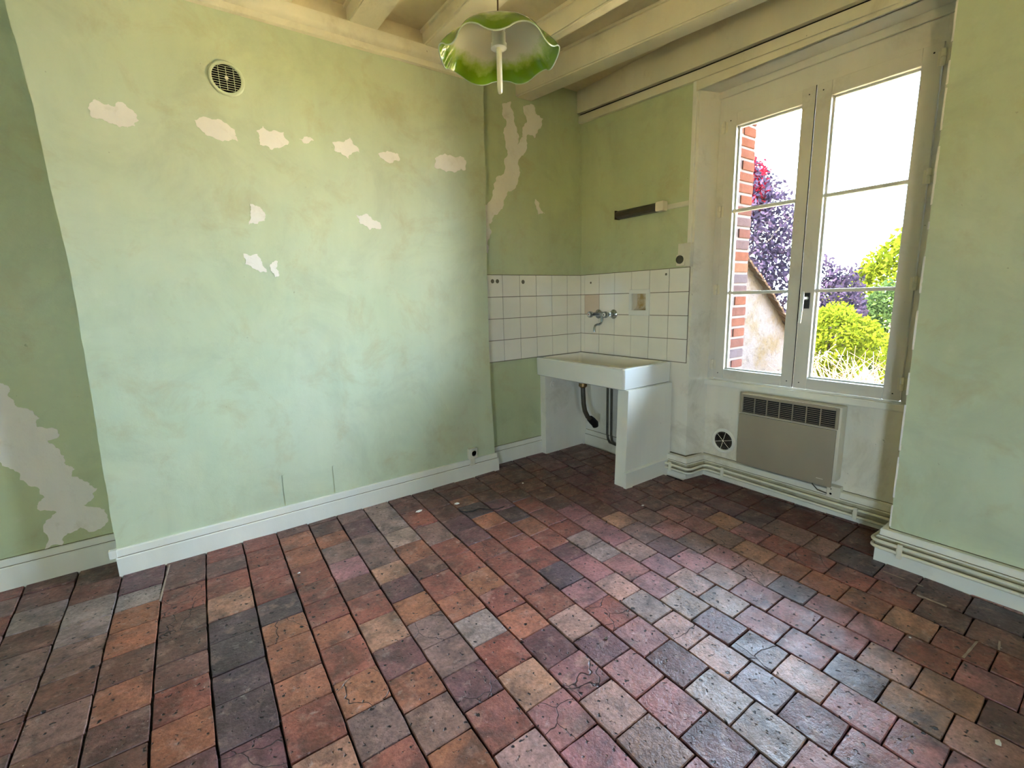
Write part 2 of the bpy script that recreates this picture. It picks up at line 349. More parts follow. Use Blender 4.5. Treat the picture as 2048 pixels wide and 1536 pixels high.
struct('sun_block_roof', 'unseen porch roof added to keep the sun out of the side window', 'beam', MB().box((XL - 2.2, -5.4, 2.5), (XL - .2, -3.2, 2.6)), 'porch')  # unseen roof, added to block the sun at the side opening

ce = MB(); z = .16
while z < 2.33:
    h = rnd.uniform(.012, .07)
    if rnd.random() < .72:
        wd = rnd.uniform(.0008, .0032); ce.box((-.2012, -2.1425 - wd, z), (-.196, -2.138, z + h))
    z += h
ce.build('chipped_edge', 'patch', wall_r)

# lower and side steps of the room surfaces: joists, plate, beam over window
def joist(pts_l, pts_r, zb, name='joist'):
    m = MB(); n = len(pts_l)
    vs = [(x, y, zb) for x, y in pts_l] + [(x, y, zb) for x, y in pts_r] + [(x, y, ZC + .02) for x, y in pts_l] + [(x, y, ZC + .02) for x, y in pts_r]
    fs = []
    for i in range(n - 1):
        fs += [(i, i + 1, n + i + 1, n + i), (i, 2 * n + i, 2 * n + i + 1, i + 1), (n + i, n + i + 1, 3 * n + i + 1, 3 * n + i), (2 * n + i, 3 * n + i, 3 * n + i + 1, 2 * n + i + 1)]
    fs += [(0, n, 3 * n, 2 * n), (n - 1, 3 * n - 1, 4 * n - 1, 2 * n - 1)]
    m.add(vs, fs); o = m.build(name, 'beam', ceiling)
    bm = bmesh.new(); bm.from_mesh(o.data); bmesh.ops.bevel(bm, geom=[e for e in bm.edges if all(abs(v.co.z - zb) < 1e-4 for v in e.verts) and abs(e.verts[0].co.y - e.verts[1].co.y) > .02], offset=.008, segments=2, affect='EDGES')
    bm.to_mesh(o.data); bm.free()
    f = MB(); k = .014
    for i in range(n - 1):
        (xa, ya), (xb, yb) = pts_l[i], pts_l[i + 1]
        f.add([(xa - k, ya, ZC - k), (xa - k, ya, ZC + .01), (xa + .01, ya, ZC + .01), (xa + .01, ya, ZC - k), (xb - k, yb, ZC - k), (xb - k, yb, ZC + .01), (xb + .01, yb, ZC + .01), (xb + .01, yb, ZC - k)],
              [(0, 1, 2, 3), (7, 6, 5, 4), (0, 4, 5, 1), (1, 5, 6, 2), (2, 6, 7, 3), (3, 7, 4, 0)])
    f.build('fillet', 'beam', o)
def dense(fn, y0, y1, k=14, amp=.003, sd=1):
    return [(fn(y0 + (y1 - y0) * i / k) + amp * noise.noise(Vector((i * .9, sd * 7.3, 0))), y0 + (y1 - y0) * i / k) for i in range(k + 1)]
joist(dense(lambda y: -.60 - .18 * max(y, -1.7), 0.0, YB, sd=1), dense(lambda y: -.462 - .165 * max(y, -1.7), 0.0, YB, sd=2), 2.512)
joist(dense(lambda y: -.875 - .08 * max(y, -2), 0.0, YB, sd=3), dense(lambda y: -.845 - .125 * max(y, -2), 0.0, YB, sd=4), 2.55)
for c, wd in ((-1.24, .165), (-1.662, .155), (-2.08, .16), (-2.52, .16), (-2.95, .155), (-3.4, .16), (-3.85, .16), (-4.3, .16), (-4.75, .15)):
    joist(dense(lambda y: c - wd / 2 - .005 * y, -.08, YB, sd=c), dense(lambda y: c + wd / 2 - .005 * y, -.08, YB, sd=c + 9), 2.582)
pl = [(-.05, 2.486), (-.094, 2.489), (-.104, 2.496), (-.107, 2.522), (-.128, 2.532), (-.138, 2.545), (-.140, 2.584), (-.05, 2.584)]
MB().prism(pl, 'x', -3.1, -.915).build('wall_plate', 'beam', ceiling, smooth=True)
MB().box((-3.2, -.118, 2.575), (-.913, .05, ZC + .01)).build('plaster_fill', 'ceiling', ceiling)
MB().box((-5.0, .06, 2.575), (-3.0, .12, ZC + .01)).build('plaster_fill', 'ceiling', ceiling)
# beam over the window and the boards under it
def sloped(y0, y1, n, x0, x1, zb, zt):
    m = MB()
    for i in range(n):
        a = y0 + (y1 - y0) * i / n; b = y0 + (y1 - y0) * (i + 1) / n
        m.add([(x0, a, zb(a)), (x1, a, zb(a)), (x1, a, zt(a)), (x0, a, zt(a)), (x0, b, zb(b)), (x1, b, zb(b)), (x1, b, zt(b)), (x0, b, zt(b))],
              [(0, 4, 7, 3), (0, 1, 5, 4), (3, 7, 6, 2), (1, 2, 6, 5)] + ([(0, 3, 2, 1)] if i == 0 else []) + ([(4, 5, 6, 7)] if i == n - 1 else []))
    return m
zg = lambda y: 2.500 + .040 * y + (-.012 if y < -1.0 else -.012 * -y)
trim1 = struct('trim_1', 'long cream beam and stepped boards above the window', 'beam', sloped(-.001, -2.3, 12, -.04, .01, lambda y: zg(y) + .012, lambda y: ZC + .01), 'trim')
sloped(-.001, -2.3, 12, -.026, .01, lambda y: zg(y) - .002 - .05, lambda y: zg(y) - .002).build('board', 'beam', trim1)
sloped(-.001, -2.3, 12, -.008, .01, lambda y: zg(y) - .005, lambda y: zg(y) + .014).build('gap_shade_strip', 'dark', trim1)  # solid near-black strip painting the shade between beam and board
MB().box((-.014, -2.3, 2.345), (.01, -.966, 2.40)).build('board', 'beam', trim1)

# baseboards --------------------------------------------------------
def base_run(name, label, path, h1, h2, t1, t2, mat='trim', band=None):
    """path: (x,y) points of the wall line, room on the left hand side when walking"""
    def offs(path, t):
        out = []
        for i, p in enumerate(path):
            d1 = Vector(path[i]) - Vector(path[i - 1]) if i else Vector(path[1]) - Vector(path[0])
            d2 = Vector(path[i + 1]) - Vector(path[i]) if i < len(path) - 1 else d1
            n1 = Vector((-d1.y, d1.x)).normalized(); n2 = Vector((-d2.y, d2.x)).normalized(); b = (n1 + n2); b = b / max(b.dot(n1), 1e-3) if b.length > 1e-6 else n1
            out.append((p[0] + b.x * t, p[1] + b.y * t))
        return out
    def slab(t, z0, z1, ch):
        o = offs(path, t); o2 = offs(path, t - ch); inn = offs(path, -.01); n = len(path); m = MB()
        vs = [(x, y, z0) for x, y in o] + [(x, y, z1 - ch) for x, y in o] + [(x, y, z1) for x, y in o2] + [(x, y, z1) for x, y in inn] + [(x, y, z0) for x, y in inn]
        fs = []
        for i in range(n - 1):
            for r in range(4): fs.append((r * n + i, r * n + i + 1, (r + 1) * n + i + 1, (r + 1) * n + i))
            fs.append((4 * n + i, 4 * n + i + 1, i + 1, i))
        fs += [tuple(r * n for r in range(5)), tuple(r * n + n - 1 for r in range(5))[::-1]]
        m.add(vs, fs); return m
    a = struct(name, label, mat, slab(t1, -.02, h1, .004), 'baseboard')
    slab(t2, h1, h2, .003).build('cap_moulding', mat, a)
    slab(t2 + .0016, h1 - .001, h1 + .0022, .0004).build('grime_line', 'grime', a)
    if band: slab(t1 + .0009, band[0], band[1], .0006).build('grime_band', 'grimy', a)
    if name != 'baseboard_chimney': slab(.0022, h2 - .001, h2 + .0026, .0004).build('grime_line', 'grime', a)
    return a
base_run('baseboard_chimney', 'white two-step baseboard along the chimney breast', [(-.925, .0), (-.925, -.09), (-3.0, -.09)][::1], .088, .125, .024, .013) if False else None
def bb(name, label, path, h1, h2, t1, t2, mat='trim', band=None): return base_run(name, label, path, h1, h2, t1, t2, mat, band)
# walking so that the room lies on the left: along +x walls the room (-y) is on the right, so walk in -x
bb('baseboard_back_left', 'cream baseboard of the recess left of the chimney breast', [(-2.98, .09), (XL, .09)], .104, .137, .02, .012)
bb('baseboard_chimney', 'white two-step baseboard along the chimney breast', [(-.925, -.0), (-.925, -.09), (-2.99, -.09)], .088, .126, .02, .012)
MB().box((-3.012, -.106, .089), (-2.985, -.085, .127)).build('cap_moulding', 'trim', bpy.data.objects['baseboard_chimney'])
bb('baseboard_back_right', 'short cream baseboard between chimney breast and sink', [(-.43, 0), (-.945, 0)], .098, .132, .016, .010)
bb('baseboard_under_sink', 'dim baseboard on the wall under the sink', [(0, -.82), (0, -.062)], .082, .118, .016, .012, 'dirty_white')
bb('baseboard_window', 'dirty cream baseboard following the pier and the window recess', [(.14, -2.12), (.14, -1.025), (-.02, -1.0), (-.02, -.88)], .098, .134, .042, .034, 'dirty_white', (.028, .094))
bb('baseboard_right', 'cream baseboard along the right wall', [(-.2, YB), (-.2, -2.142), (.13, -2.142)], .118, .150, .036, .026, 'trim', (.062, .114))
bb('baseboard_left', 'cream baseboard of the far left wall', [(XL, .09), (XL, YB)], .10, .134, .02, .012)

# ------------------------------------------------------------------ terracotta floor tiles
FIT = {'a': [0.0, -0.0355, -3.3246], 'b': [-0.0077, -0.0004, -3.1491], 'c': [0.0103, 0.0333, -2.9774], 'd': [0.0248, 0.0592, -2.8132], 'e': [0.0245, 0.0659, -2.6517], 'f': [0.0013, 0.0328, -2.4977], 'g': [0.0028, 0.0365, -2.34], 'h': [0.0093, 0.056, -2.1789], 'i': [0.0085, 0.0583, -2.0264], 'j': [0.0095, 0.0617, -1.874], 'k': [0.0042, 0.0527, -1.7229], 'l': [0.005, 0.0592, -1.5667], 'm': [-0.0041, 0.0379, -1.4257], 'n': [0.001, 0.06, -1.2571], 'o': [0.0087, 0.0861, -1.1004], 'p': [0.0171, 0.1201, -0.9296], 'q': [0.038, 0.1981, -0.7209], 'r': [0.0277, 0.1659, -0.596], 's': [0.0317, 0.1957, -0.4107], 't': [0.023, 0.1642, -0.2919], 'u': [0.0464, 0.2708, -0.0243], 'v': [0.0, 0.0922, -0.016]}
CUT = {"ab":[-0.174,-0.345,-0.508,-0.686,-0.871],"bc":[-0.25,-0.426,-0.549,-0.658,-0.752,-0.9,-1.072],"cd":[-0.292,-0.427,-0.737,-0.895,-1.057,-1.212],"de":[-0.379,-0.584,-0.75,-0.892,-1.019,-1.181,-1.345],"ef":[-0.241,-0.389,-0.564,-0.733,-0.88,-1.057,-1.2,-1.387],"fg":[-0.247,-0.421,-0.575,-0.731,-0.886,-1.019,-1.211,-1.359,-1.534],"gh":[-0.192,-0.355,-0.54,-0.71,-0.859,-1.012,-1.155,-1.335,-1.486,-1.643],"hi":[-0.301,-0.441,-0.61,-0.785,-0.934,-1.106,-1.275,-1.429,-1.573,-1.73],"ij":[-0.251,-0.436,-0.596,-0.774,-0.911,-1.06,-1.216,-1.372,-1.526,-1.677,-1.836],"jk":[-0.494,-0.658,-0.838,-0.98,-1.16,-1.314,-1.471,-1.626,-1.784,-1.937],"kl":[-0.338,-0.533,-0.748,-0.905,-1.07,-1.238,-1.384,-1.54,-1.702,-1.851,-2.0,-2.159],"lm":[-0.384,-0.56,-0.72,-0.869,-1.028,-1.187,-1.353,-1.512,-1.66,-1.803,-1.95,-2.103,-2.255],"mn":[-0.35,-0.467,-0.632,-0.78,-0.94,-1.088,-1.246,-1.408,-1.554,-1.71,-1.859,-2.014,-2.167,-2.314],"no":[-0.51,-0.648,-0.813,-0.985,-1.147,-1.278,-1.462,-1.612,-1.772,-1.927,-2.081,-2.226,-2.368],"op":[-0.607,-0.777,-0.963,-1.111,-1.374,-1.549,-1.701,-1.848,-2.001,-2.144,-2.289,-2.437,-2.551],"pq":[-0.85,-1.155,-1.317,-1.48,-1.627,-1.784,-1.935,-2.089,-2.236,-2.381,-2.529],"qr":[-1.072,-1.219,-1.397,-1.543,-1.692,-1.837,-1.991,-2.133,-2.282,-2.425,-2.57],"rs":[-1.14,-1.304,-1.46,-1.609,-1.763,-1.916,-2.059,-2.202,-2.343,-2.491,-2.632],"st":[-1.207,-1.365,-1.516,-1.67,-1.828,-1.978,-2.125,-2.268,-2.405,-2.551],"tu":[-1.272,-1.423,-1.574,-1.726,-1.861,-2.018,-2.173,-2.321,-2.466],"uv":[-1.309,-1.509,-1.657,-1.865,-1.973,-2.153,-2.283,-2.435]}
TCOL = {'ab': 'DWDEE.', 'bc': 'DWWEEDED', 'cd': 'PWODODD', 'de': 'DRDDDROP', 'ef': 'RDRTKKKKP', 'fg': 'RRRRKOOORT', 'gh': 'DOORRROROER', 'hi': 'DOEMDRTPOEO', 'ij': 'EPEETPOEEPRL', 'jk': 'GGODROGRTMM', 'kl': 'DRERROROPMLEM', 'lm': 'DDPPRRRRLPMMPM', 'mn': 'DOKORRRKMRMPGGM', 'no': 'DPKORPMLGLLBPM', 'op': 'DRRRGMMGPBLMMM', 'pq': 'DMMLMLGMMBTL', 'qr': 'DTEPMLMMMLTP', 'rs': 'PEMEMLBMMRMM', 'st': 'PMMETOOOTRR', 'tu': 'DPTMRRRRDD', 'uv': 'DPKEEKPDK'}
PAL0 = {'R': (136, 80, 66), 'O': (164, 106, 76), 'T': (176, 138, 108), 'P': (96, 70, 74), 'K': (64, 64, 70), 'M': (164, 114, 116), 'G': (164, 152, 142), 'B': (120, 116, 126), 'D': (96, 72, 62), 'L': (190, 152, 140), 'E': (128, 108, 98), 'W': (150, 148, 144)}
PAL = {k: tuple(.66 * a + .34 * b for a, b in zip(v, (138, 78, 72))) for k, v in PAL0.items()}
PAL['X'] = (88, 46, 38)
TCOL = {k: v.replace('.', v.replace('.', '')[0]) for k, v in TCOL.items()}
names = 'abcdefghijklmnopqrstuv'
def jx(k, y):
    if k == '0': return jx('a', y) - .158
    if k == '1': return jx('a', y) - .316
    if k == '2': return jx('a', y) - .476
    if k == '3': return jx('a', y) - .636
    if k == 'w': return .075 + .02 * (y + 1.6)
    if k == 'x': return .15
    c = FIT[k]; yy = max(y, -2.6)
    return c[0] * yy * yy + c[1] * yy + c[2]
tiles = []
order = ['3', '2', '1', '0'] + list(names) + ['w', 'x']
for a, b in zip(order[:-1], order[1:]):
    k = a + b; cuts = list(CUT.get(k, [])); cols = TCOL.get(k, '')
    xm = (jx(a, -.6) + jx(b, -.6)) / 2
    top = .085 if xm < -3.0 else (-.095 if xm < -.93 else 0.0)
    if a == 'u': top = 0.0
    if a in 'vw': top = -1.03
    if not cuts: cuts = [top - rnd.uniform(.06, .16)]
    else:
        while top - cuts[0] > .20: cuts.insert(0, cuts[0] + .155); cols = (cols[0] if cols else 'D') + cols
    while cuts[-1] > -3.45: cuts.append(cuts[-1] - rnd.uniform(.148, .16))
    i = 0
    full = [top] + cuts
    for i in range(len(full) - 1):
        y1, y0 = full[i], full[i + 1]
        ch = cols[i] if i < len(cols) else ('DREMPE'[rnd.randrange(6)] if xm < -.9 else 'MMRLPGOE'[rnd.randrange(8)])
        if a in '0123' and ch in 'ML': ch = 'E'
        if a in 'vw' and full[i] > -2.15: ch = 'X'
        parts_ = [(y1, y0)] if y1 - y0 < .23 else [(y1, (y1 + y0) / 2), ((y1 + y0) / 2, y0)]
        for (ya, yb) in parts_:
            if ya - yb < .03: continue
            ym = (ya + yb) / 2
            xmax = 0.0 if ym > -1.02 else (.125 if ym > -2.12 else -.19)
            q = [(jx(a, yb), yb), (jx(b, yb), yb), (jx(b, ya), ya), (jx(a, ya), ya)]
            q = [(min(x, 0.0 if y > -1.02 else (.125 if y > -2.118 else -.19)), y) for x, y in q]
            if q[1][0] - q[0][0] < .03: continue
            tiles.append((q, ch))
def tile_mesh(q, ch, mb):
    cx = sum(p[0] for p in q) / 4; cy = sum(p[1] for p in q) / 4
    gap = rnd.uniform(.0014, .0024); pts = []
    for i in range(4):
        a, b = q[i], q[(i + 1) % 4]
        for t in (0.0, .25, .5, .75):
            x = a[0] + (b[0] - a[0]) * t; y = a[1] + (b[1] - a[1]) * t
            dx, dy = cx - x, cy - y
            # shrink towards the centre on each axis by the half joint
            gx = gap * (1.2 if abs(dx) > .02 else 0) + rnd.uniform(-.0006, .0011); gy = (gap * .7 if abs(dy) > .02 else 0) + rnd.uniform(-.0006, .0009)
            if t == 0: gx += .0014; gy += .0012
            x += math.copysign(gx, dx) if abs(dx) > .02 else 0; y += math.copysign(gy, dy) if abs(dy) > .02 else 0
            pts.append((x, y))
    tx, ty, hz = rnd.gauss(0, .006), rnd.gauss(0, .007), rnd.uniform(-.0025, .0015)
    Z = lambda x, y: hz + tx * (x - cx) + ty * (y - cy)
    n = len(pts); ins = [(x + (cx - x) * .028, y + (cy - y) * .028) for x, y in pts]
    vs = [(x, y, -.016) for x, y in pts] + [(x, y, Z(x, y) - .003) for x, y in pts] + [(x, y, Z(x, y)) for x, y in ins]
    fs = [tuple(range(2 * n, 3 * n))] + [(i, (i + 1) % n, n + (i + 1) % n, n + i) for i in range(n)] + [(n + i, n + (i + 1) % n, 2 * n + (i + 1) % n, 2 * n + i) for i in range(n)]
    c = lin(PAL[ch]); j = rnd.uniform(.88, 1.12); tint = (c[0] * j * rnd.uniform(.95, 1.05), c[1] * j, c[2] * j * rnd.uniform(.94, 1.06), rnd.random())
    mb.add(vs, fs, tint)
def shown_size(q):
    c = Vector((sum(p[0] for p in q) / 4, sum(p[1] for p in q) / 4, 0)) - CAM; d = c.dot(CF)
    if d < .1: return 0
    u, v = c.dot(CR) / d * 933, c.dot(CU) / d * 933
    if abs(u) > 1100 or abs(v) > 850: return 0
    return 1.0 / d ** 3
tiles.sort(key=lambda t: -shown_size(t[0]))
for q, ch in tiles[:298]:
    m = MB(); tile_mesh(q, ch, m); m.build('floor_tile', 'floor', floor, normals=False)
m = MB()
for q, ch in tiles[298:]: tile_mesh(q, ch, m)
m.build('remaining_floor_tiles', 'floor', floor, kind='stuff', normals=False)
# ragged lime joints near the window
lj = MB()
for p, qq in (((-.318, -2.3), (-.315, -2.165)), ((-.56, -2.552), (-.50, -2.545)), ((-.405, -2.39), (-.4, -2.30)), ((-.56, -2.50), (-.695, -2.49)), ((-2.806, -.13), (-2.838, -.45))):
    a = Vector((*p, 0)); b = Vector((*qq, 0)); d = (b - a); nn = Vector((-d.y, d.x, 0)).normalized(); k = 8; vs = []; fs = []
    for i in range(k + 1):
        c = a + d * i / k; wv = .0022 + rnd.uniform(0, .0015)
        vs += [(c - nn * wv + Vector((0, 0, .0008)))[:], (c + nn * wv + Vector((0, 0, .0008)))[:], (c + nn * wv + Vector((0, 0, -.006)))[:], (c - nn * wv + Vector((0, 0, -.006)))[:]]
    for i in range(k):
        for r in range(4): fs.append((i * 4 + r, i * 4 + (r + 1) % 4, i * 4 + 4 + (r + 1) % 4, i * 4 + 4 + r))
    lj.add(vs, fs)
lj.build('lime_pointing', 'lime', floor, kind='stuff')

# ------------------------------------------------------------------ glazed wall tiles
def wall_tile(y0, y1, z0, z1, wall, par, mat='tile_wall'):
    gp = .0019; m = MB(); dz = rnd.uniform(-.0007, .0007)
    if wall == 'A': m.box((y0 + gp, -.008 + dz, z0 + gp), (y1 - gp, .004, z1 - gp), .0012)
    else: m.box((-.008 + dz, y0 + gp, z0 + gp), (.004, y1 - gp, z1 - gp), .0012)
    return m.build('wall_tile', mat, par)
ZR = [.753, .903, 1.053, 1.203, 1.353]
XA = [-.93, -.758, -.609, -.458, -.308, -.153, -.009]
for r in range(4):
    for c in range(6): wall_tile(XA[c], XA[c + 1], ZR[r], ZR[r + 1], 'A', wall_br)
YBt = [-.966, -.820, -.666, -.512, -.356, -.203, -.047, -.004]
for r in range(4):
    for c in range(7):
        if r == 2 and c == 2: continue
        wall_tile(YBt[c], YBt[c + 1], ZR[r], ZR[r + 1], 'B', wall_w, 'tile_pink' if (r, c) == (2, 5) else 'tile_wall')
MB().box((-.93, -.004, .75), (-.004, .002, 1.355)).build('grout_bed', 'grout', wall_br)
MB().box((-.004, -.966, .75), (.002, -.671, 1.355)).box((-.004, -.496, .75), (.002, -.004, 1.355)).box((-.004, -.671, .75), (.002, -.496, 1.05)).box((-.004, -.671, 1.228), (.002, -.496, 1.355)).build('grout_bed', 'grout', wall_w)
for y, z in ((-.115, 1.292), (-.795, 1.318)):
    MB().lathe([(.0, .0105), (.006, .0105), (.008, .008), (.008, .0)], (0, y, z), '-x', 12).build('tile_plug', 'grout', wall_w)
for x, z in ((-.84, 1.31), (-.80, 1.31), (-.578, 1.305)):
    MB().lathe([(.0, .0095), (.013, .0095), (.015, .007), (.015, .0)], (x, 0, z), '-y', 14).build('tile_plug', 'grout', wall_br)

# soap dish niche
sd = thing('soap_dish', 'cream ceramic soap dish recessed in the tiles right of the tap', 'soap dish', (0, -.583, 1.05))
fr = MB(); Y0, Y1, Z0, Z1, y0, y1, z0, z1 = -.671, -.496, 1.05, 1.228, -.643, -.52, 1.087, 1.2
fr.box((-.016, Y0, Z1 - .03), (.0, Y1, Z1), .004).box((-.016, Y0, Z0), (.0, Y1, z0), .004).box((-.016, Y0, z0 - .004), (.0, y0, z1 + .004), .003).box((-.016, y1, z0 - .004), (.0, Y1, z1 + .004), .003)
fr.build('rim', 'ceramic', sd, smooth=True)
bw = MB(); k = 10
for i in range(k):   # rounded bowl: curved back rising from the lip
    a0, a1 = pi / 2 * i / k, pi / 2 * (i + 1) / k
    xa, za = .044 * sin(a0), z0 + .05 * (1 - cos(a0)); xb, zb_ = .044 * sin(a1), z0 + .05 * (1 - cos(a1))
    bw.add([(xa, y0 + .001, za), (xa, y1 - .001, za), (xb, y1 - .001, zb_), (xb, y0 + .001, zb_)], [(0, 1, 2, 3)])
bw.box((.044, y0 + .001, z0 + .049), (.047, y1 - .001, z1 - .001)); bw.build('bowl', 'ceramic_stained', sd, smooth=True)

# ------------------------------------------------------------------ filler patches (raised plaster)
def jag(poly, depth=3, amp=.16, seed=1):
    r = random.Random(seed); p = list(poly)
    for d in range(depth):
        o = []
        for i in range(len(p)):
            a, b = p[i], p[(i + 1) % len(p)]; o.append(a); L = math.hypot(b[0] - a[0], b[1] - a[1]); k = r.uniform(-amp, amp) * L
            o.append(((a[0] + b[0]) / 2 - (b[1] - a[1]) / L * k, (a[1] + b[1]) / 2 + (b[0] - a[0]) / L * k) if L > 0 else a)
        p = o
    return p
def patch(poly, y, par, seed, depth=3, t=.0016):
    p = jag(poly, depth, .21, seed); bm = bmesh.new()
    f = bm.faces.new([bm.verts.new((a, y - t, b)) for a, b in p]); bm.normal_update()
    r = bmesh.ops.extrude_face_region(bm, geom=[f])
    for v in [e for e in r['geom'] if isinstance(e, bmesh.types.BMVert)]: v.co.y = y + .002
    bmesh.ops.triangulate(bm, faces=[x for x in bm.faces if len(x.verts) > 4])
    MB().bm(bm).build('plaster_patch', 'patch', par)
PATCH = [[(-2.811,1.994),(-2.788,2.028),(-2.764,2.018),(-2.728,2.012),(-2.703,2.035),(-2.677,2.014),(-2.653,1.974),(-2.669,1.948),(-2.703,1.94),(-2.742,1.947),(-2.772,1.958),(-2.809,1.966)],
[(-2.453,2.012),(-2.392,2.029),(-2.335,2.02),(-2.298,1.997),(-2.291,1.948),(-2.334,1.944),(-2.411,1.953),(-2.436,1.978)],
[(-2.208,2.008),(-2.177,2.035),(-2.149,2.015),(-2.088,2.023),(-2.068,1.979),(-2.112,1.947),(-2.158,1.935),(-2.2,1.947),(-2.2,1.98)],
[(-2.02,2.002),(-1.985,2.019),(-1.949,2.007),(-1.974,1.991),(-1.998,1.985)],
[(-1.857,2.014),(-1.818,2.022),(-1.764,2.05),(-1.728,2.007),(-1.72,1.983),(-1.781,1.942),(-1.818,1.969),(-1.853,1.976)],
[(-1.617,1.99),(-1.561,2.014),(-1.501,2.007),(-1.491,1.977),(-1.537,1.955),(-1.594,1.968)],
[(-1.271,2.018),(-1.236,2.039),(-1.1,2.052),(-1.059,2.03),(-1.069,1.974),(-1.174,1.958),(-1.28,1.967)],
[(-2.273,1.673),(-2.236,1.664),(-2.213,1.632),(-2.217,1.599),(-2.252,1.582),(-2.289,1.575),(-2.279,1.622)],
[(-1.767,1.66),(-1.703,1.67),(-1.677,1.641),(-1.635,1.63),(-1.635,1.595),(-1.696,1.586),(-1.749,1.615)],
[(-2.328,1.441),(-2.268,1.441),(-2.251,1.389),(-2.235,1.355),(-2.287,1.369),(-2.327,1.392)],
[(-2.205,1.404),(-2.18,1.407),(-2.18,1.341),(-2.202,1.329),(-2.218,1.365)]]
for i, p in enumerate(PATCH): patch(p, -.09, breast, i + 5)
patch([(-.71,2.45),(-.639,2.475),(-.622,2.399),(-.598,2.327),(-.597,2.21),(-.547,2.273),(-.546,2.336),(-.507,2.381),(-.537,2.438),(-.536,2.469),(-.45,2.493),(-.43,2.442),(-.364,2.419),(-.41,2.343),(-.445,2.281),(-.499,2.297),(-.512,2.215),(-.567,2.144),(-.595,2.093),(-.581,2.023),(-.627,1.929),(-.712,1.857),(-.767,1.765),(-.819,1.705),(-.845,1.688),(-.844,1.608),(-.863,1.495),(-.89,1.51),(-.89,1.796),(-.812,1.887),(-.773,1.992),(-.706,2.039),(-.676,2.144),(-.698,2.233),(-.691,2.311),(-.712,2.397)], 0, wall_br, 41)
patch([(-.449,1.881),(-.41,1.851),(-.359,1.788),(-.423,1.773),(-.439,1.815)], 0, wall_br, 42)
patch([(-3.42,1.02),(-3.33,.965),(-3.289,.924),(-3.258,.901),(-3.243,.886),(-3.25,.842),(-3.234,.8),(-3.2,.781),(-3.172,.736),(-3.185,.698),(-3.126,.677),(-3.12,.651),(-3.162,.632),(-3.13,.584),(-3.125,.519),(-3.095,.483),(-3.11,.451),(-3.077,.428),(-3.056,.393),(-3.033,.372),(-3.056,.326),(-3.09,.306),(-3.022,.264),(-3.033,.183),(-3.084,.169),(-3.115,.202),(-3.176,.178),(-3.187,.139),(-3.246,.139),(-3.238,.221),(-3.206,.276),(-3.183,.298),(-3.233,.32),(-3.235,.356),(-3.21,.378),(-3.252,.445),(-3.274,.513),(-3.319,.571),(-3.339,.609),(-3.44,.72)], .09, wall_bl, 43)
# small raised strips of an old hearth surround above the breast baseboard
MB().box((-2.28, -.0925, .128), (-2.262, -.089, .30)).box((-2.02, -.0925, .128), (-2.002, -.089, .29)).build('old_tape_strip', 'green', breast)
# painted-over corner joint between the two recess walls
MB().tube([(-.002, -.002, z) for z in (1.356, 1.7, 2.0, 2.4)], .005, 6).build('corner_bead', 'green_shaded', wall_br)

# ------------------------------------------------------------------ main window
win = struct('window_1', 'old white double casement window with three panes per leaf', 'sash', MB()
    .box((.14, -1.075, .64), (.2, -1.02, 2.33), .003).box((.14, -2.10, .64), (.2, -2.038, 2.33), .003).box((.141, -2.10, 2.206), (.2, -1.02, 2.306), .003).box((.13, -2.10, 2.306), (.2, -1.02, 2.345), .004)
    .box((.15, -2.10, .61), (.2, -1.02, .652)), 'window')
MB().box((.118, -2.12, .606), (.2, -1.021, .642), .005).build('sill', 'trim', win)
def rect_frame(m, x0, x1, ya, yb, za, zb, l, r, t, b, ch=.002):
    m.box((x0, ya, za), (x1, ya + l, zb), ch).box((x0, yb - r, za), (x1, yb, zb), ch).box((x0, ya + l, zb - t), (x1, yb - r, zb), ch).box((x0, ya + l, za), (x1, yb - r, za + b), ch)
def leaf(ya, yb, gy0, gy1, hinge_y):
    m = MB(); zt, zb = 2.205, .656
    rect_frame(m, .128, .168, ya, yb, zb, zt, gy0 - ya, yb - gy1, zt - 2.134, .716 - zb, .003)
    rect_frame(m, .158, .176, gy0 - .002, gy1 + .002, .714, 2.136, .010, .010, .010, .010, 0)
    s = m.build('sash', 'sash', win)
    for z in (1.666, 1.188): MB().box((.142, gy0 - .002, z - .009), (.172, gy1 + .002, z + .009), .003).build('glazing_bar', 'sash', s)
    for a, b in ((.724, 1.179), (1.197, 1.657), (1.675, 2.126)): MB().box((.163, gy0 + .006, a - .002), (.166, gy1 - .006, b + .002)).build('pane', 'glass', s)
    for z in (2.14, 1.67, 1.209, .742):
        MB().lathe([(.0, -.032), (.008, -.032), (.009, -.03), (.009, -.002), (.0055, -.001), (.0055, .001), (.009, .002), (.009, .03), (.008, .032), (0, .032)], (.121, hinge_y, z), 'z', 12).box((.127, hinge_y - .02, z - .028), (.1295, hinge_y + .02, z + .028)).build('hinge', 'pipe', s)
    for z in (2.17, .69):
        for y in (ya + .03, yb - .03): MB().lathe([(0, .0015), (.003, .0015), (.0035, 0)], (.128, y, z), '-x', 8).build('peg', 'black', s)
leaf(-1.552, -1.076, -1.490, -1.142, -1.070)
leaf(-2.037, -1.556, -1.968, -1.625, -2.041)
MB().box((.122, -1.5605, .66), (.135, -1.5475, 2.2), .003).build('meeting_strip', 'sash', win) if False else None
MB().box((.125, -1.5555, .658), (.1285, -1.5525, 2.203)).build('meeting_gap', 'dark', win)
hd = MB().box((.116, -1.607, 1.095), (.129, -1.583, 1.178), .002).build('handle_plate', 'iron', win)
MB().tube([(.118, -1.594, 1.150), (.075, -1.59, 1.152)], [.011, .009], 10).tube([(.078, -1.59, 1.185), (.074, -1.59, 1.15), (.070, -1.59, 1.09), (.068, -1.59, 1.02)], [.007, .0105, .010, .007], 10).build('handle', 'ceramic', win, smooth=True, label='white window handle')

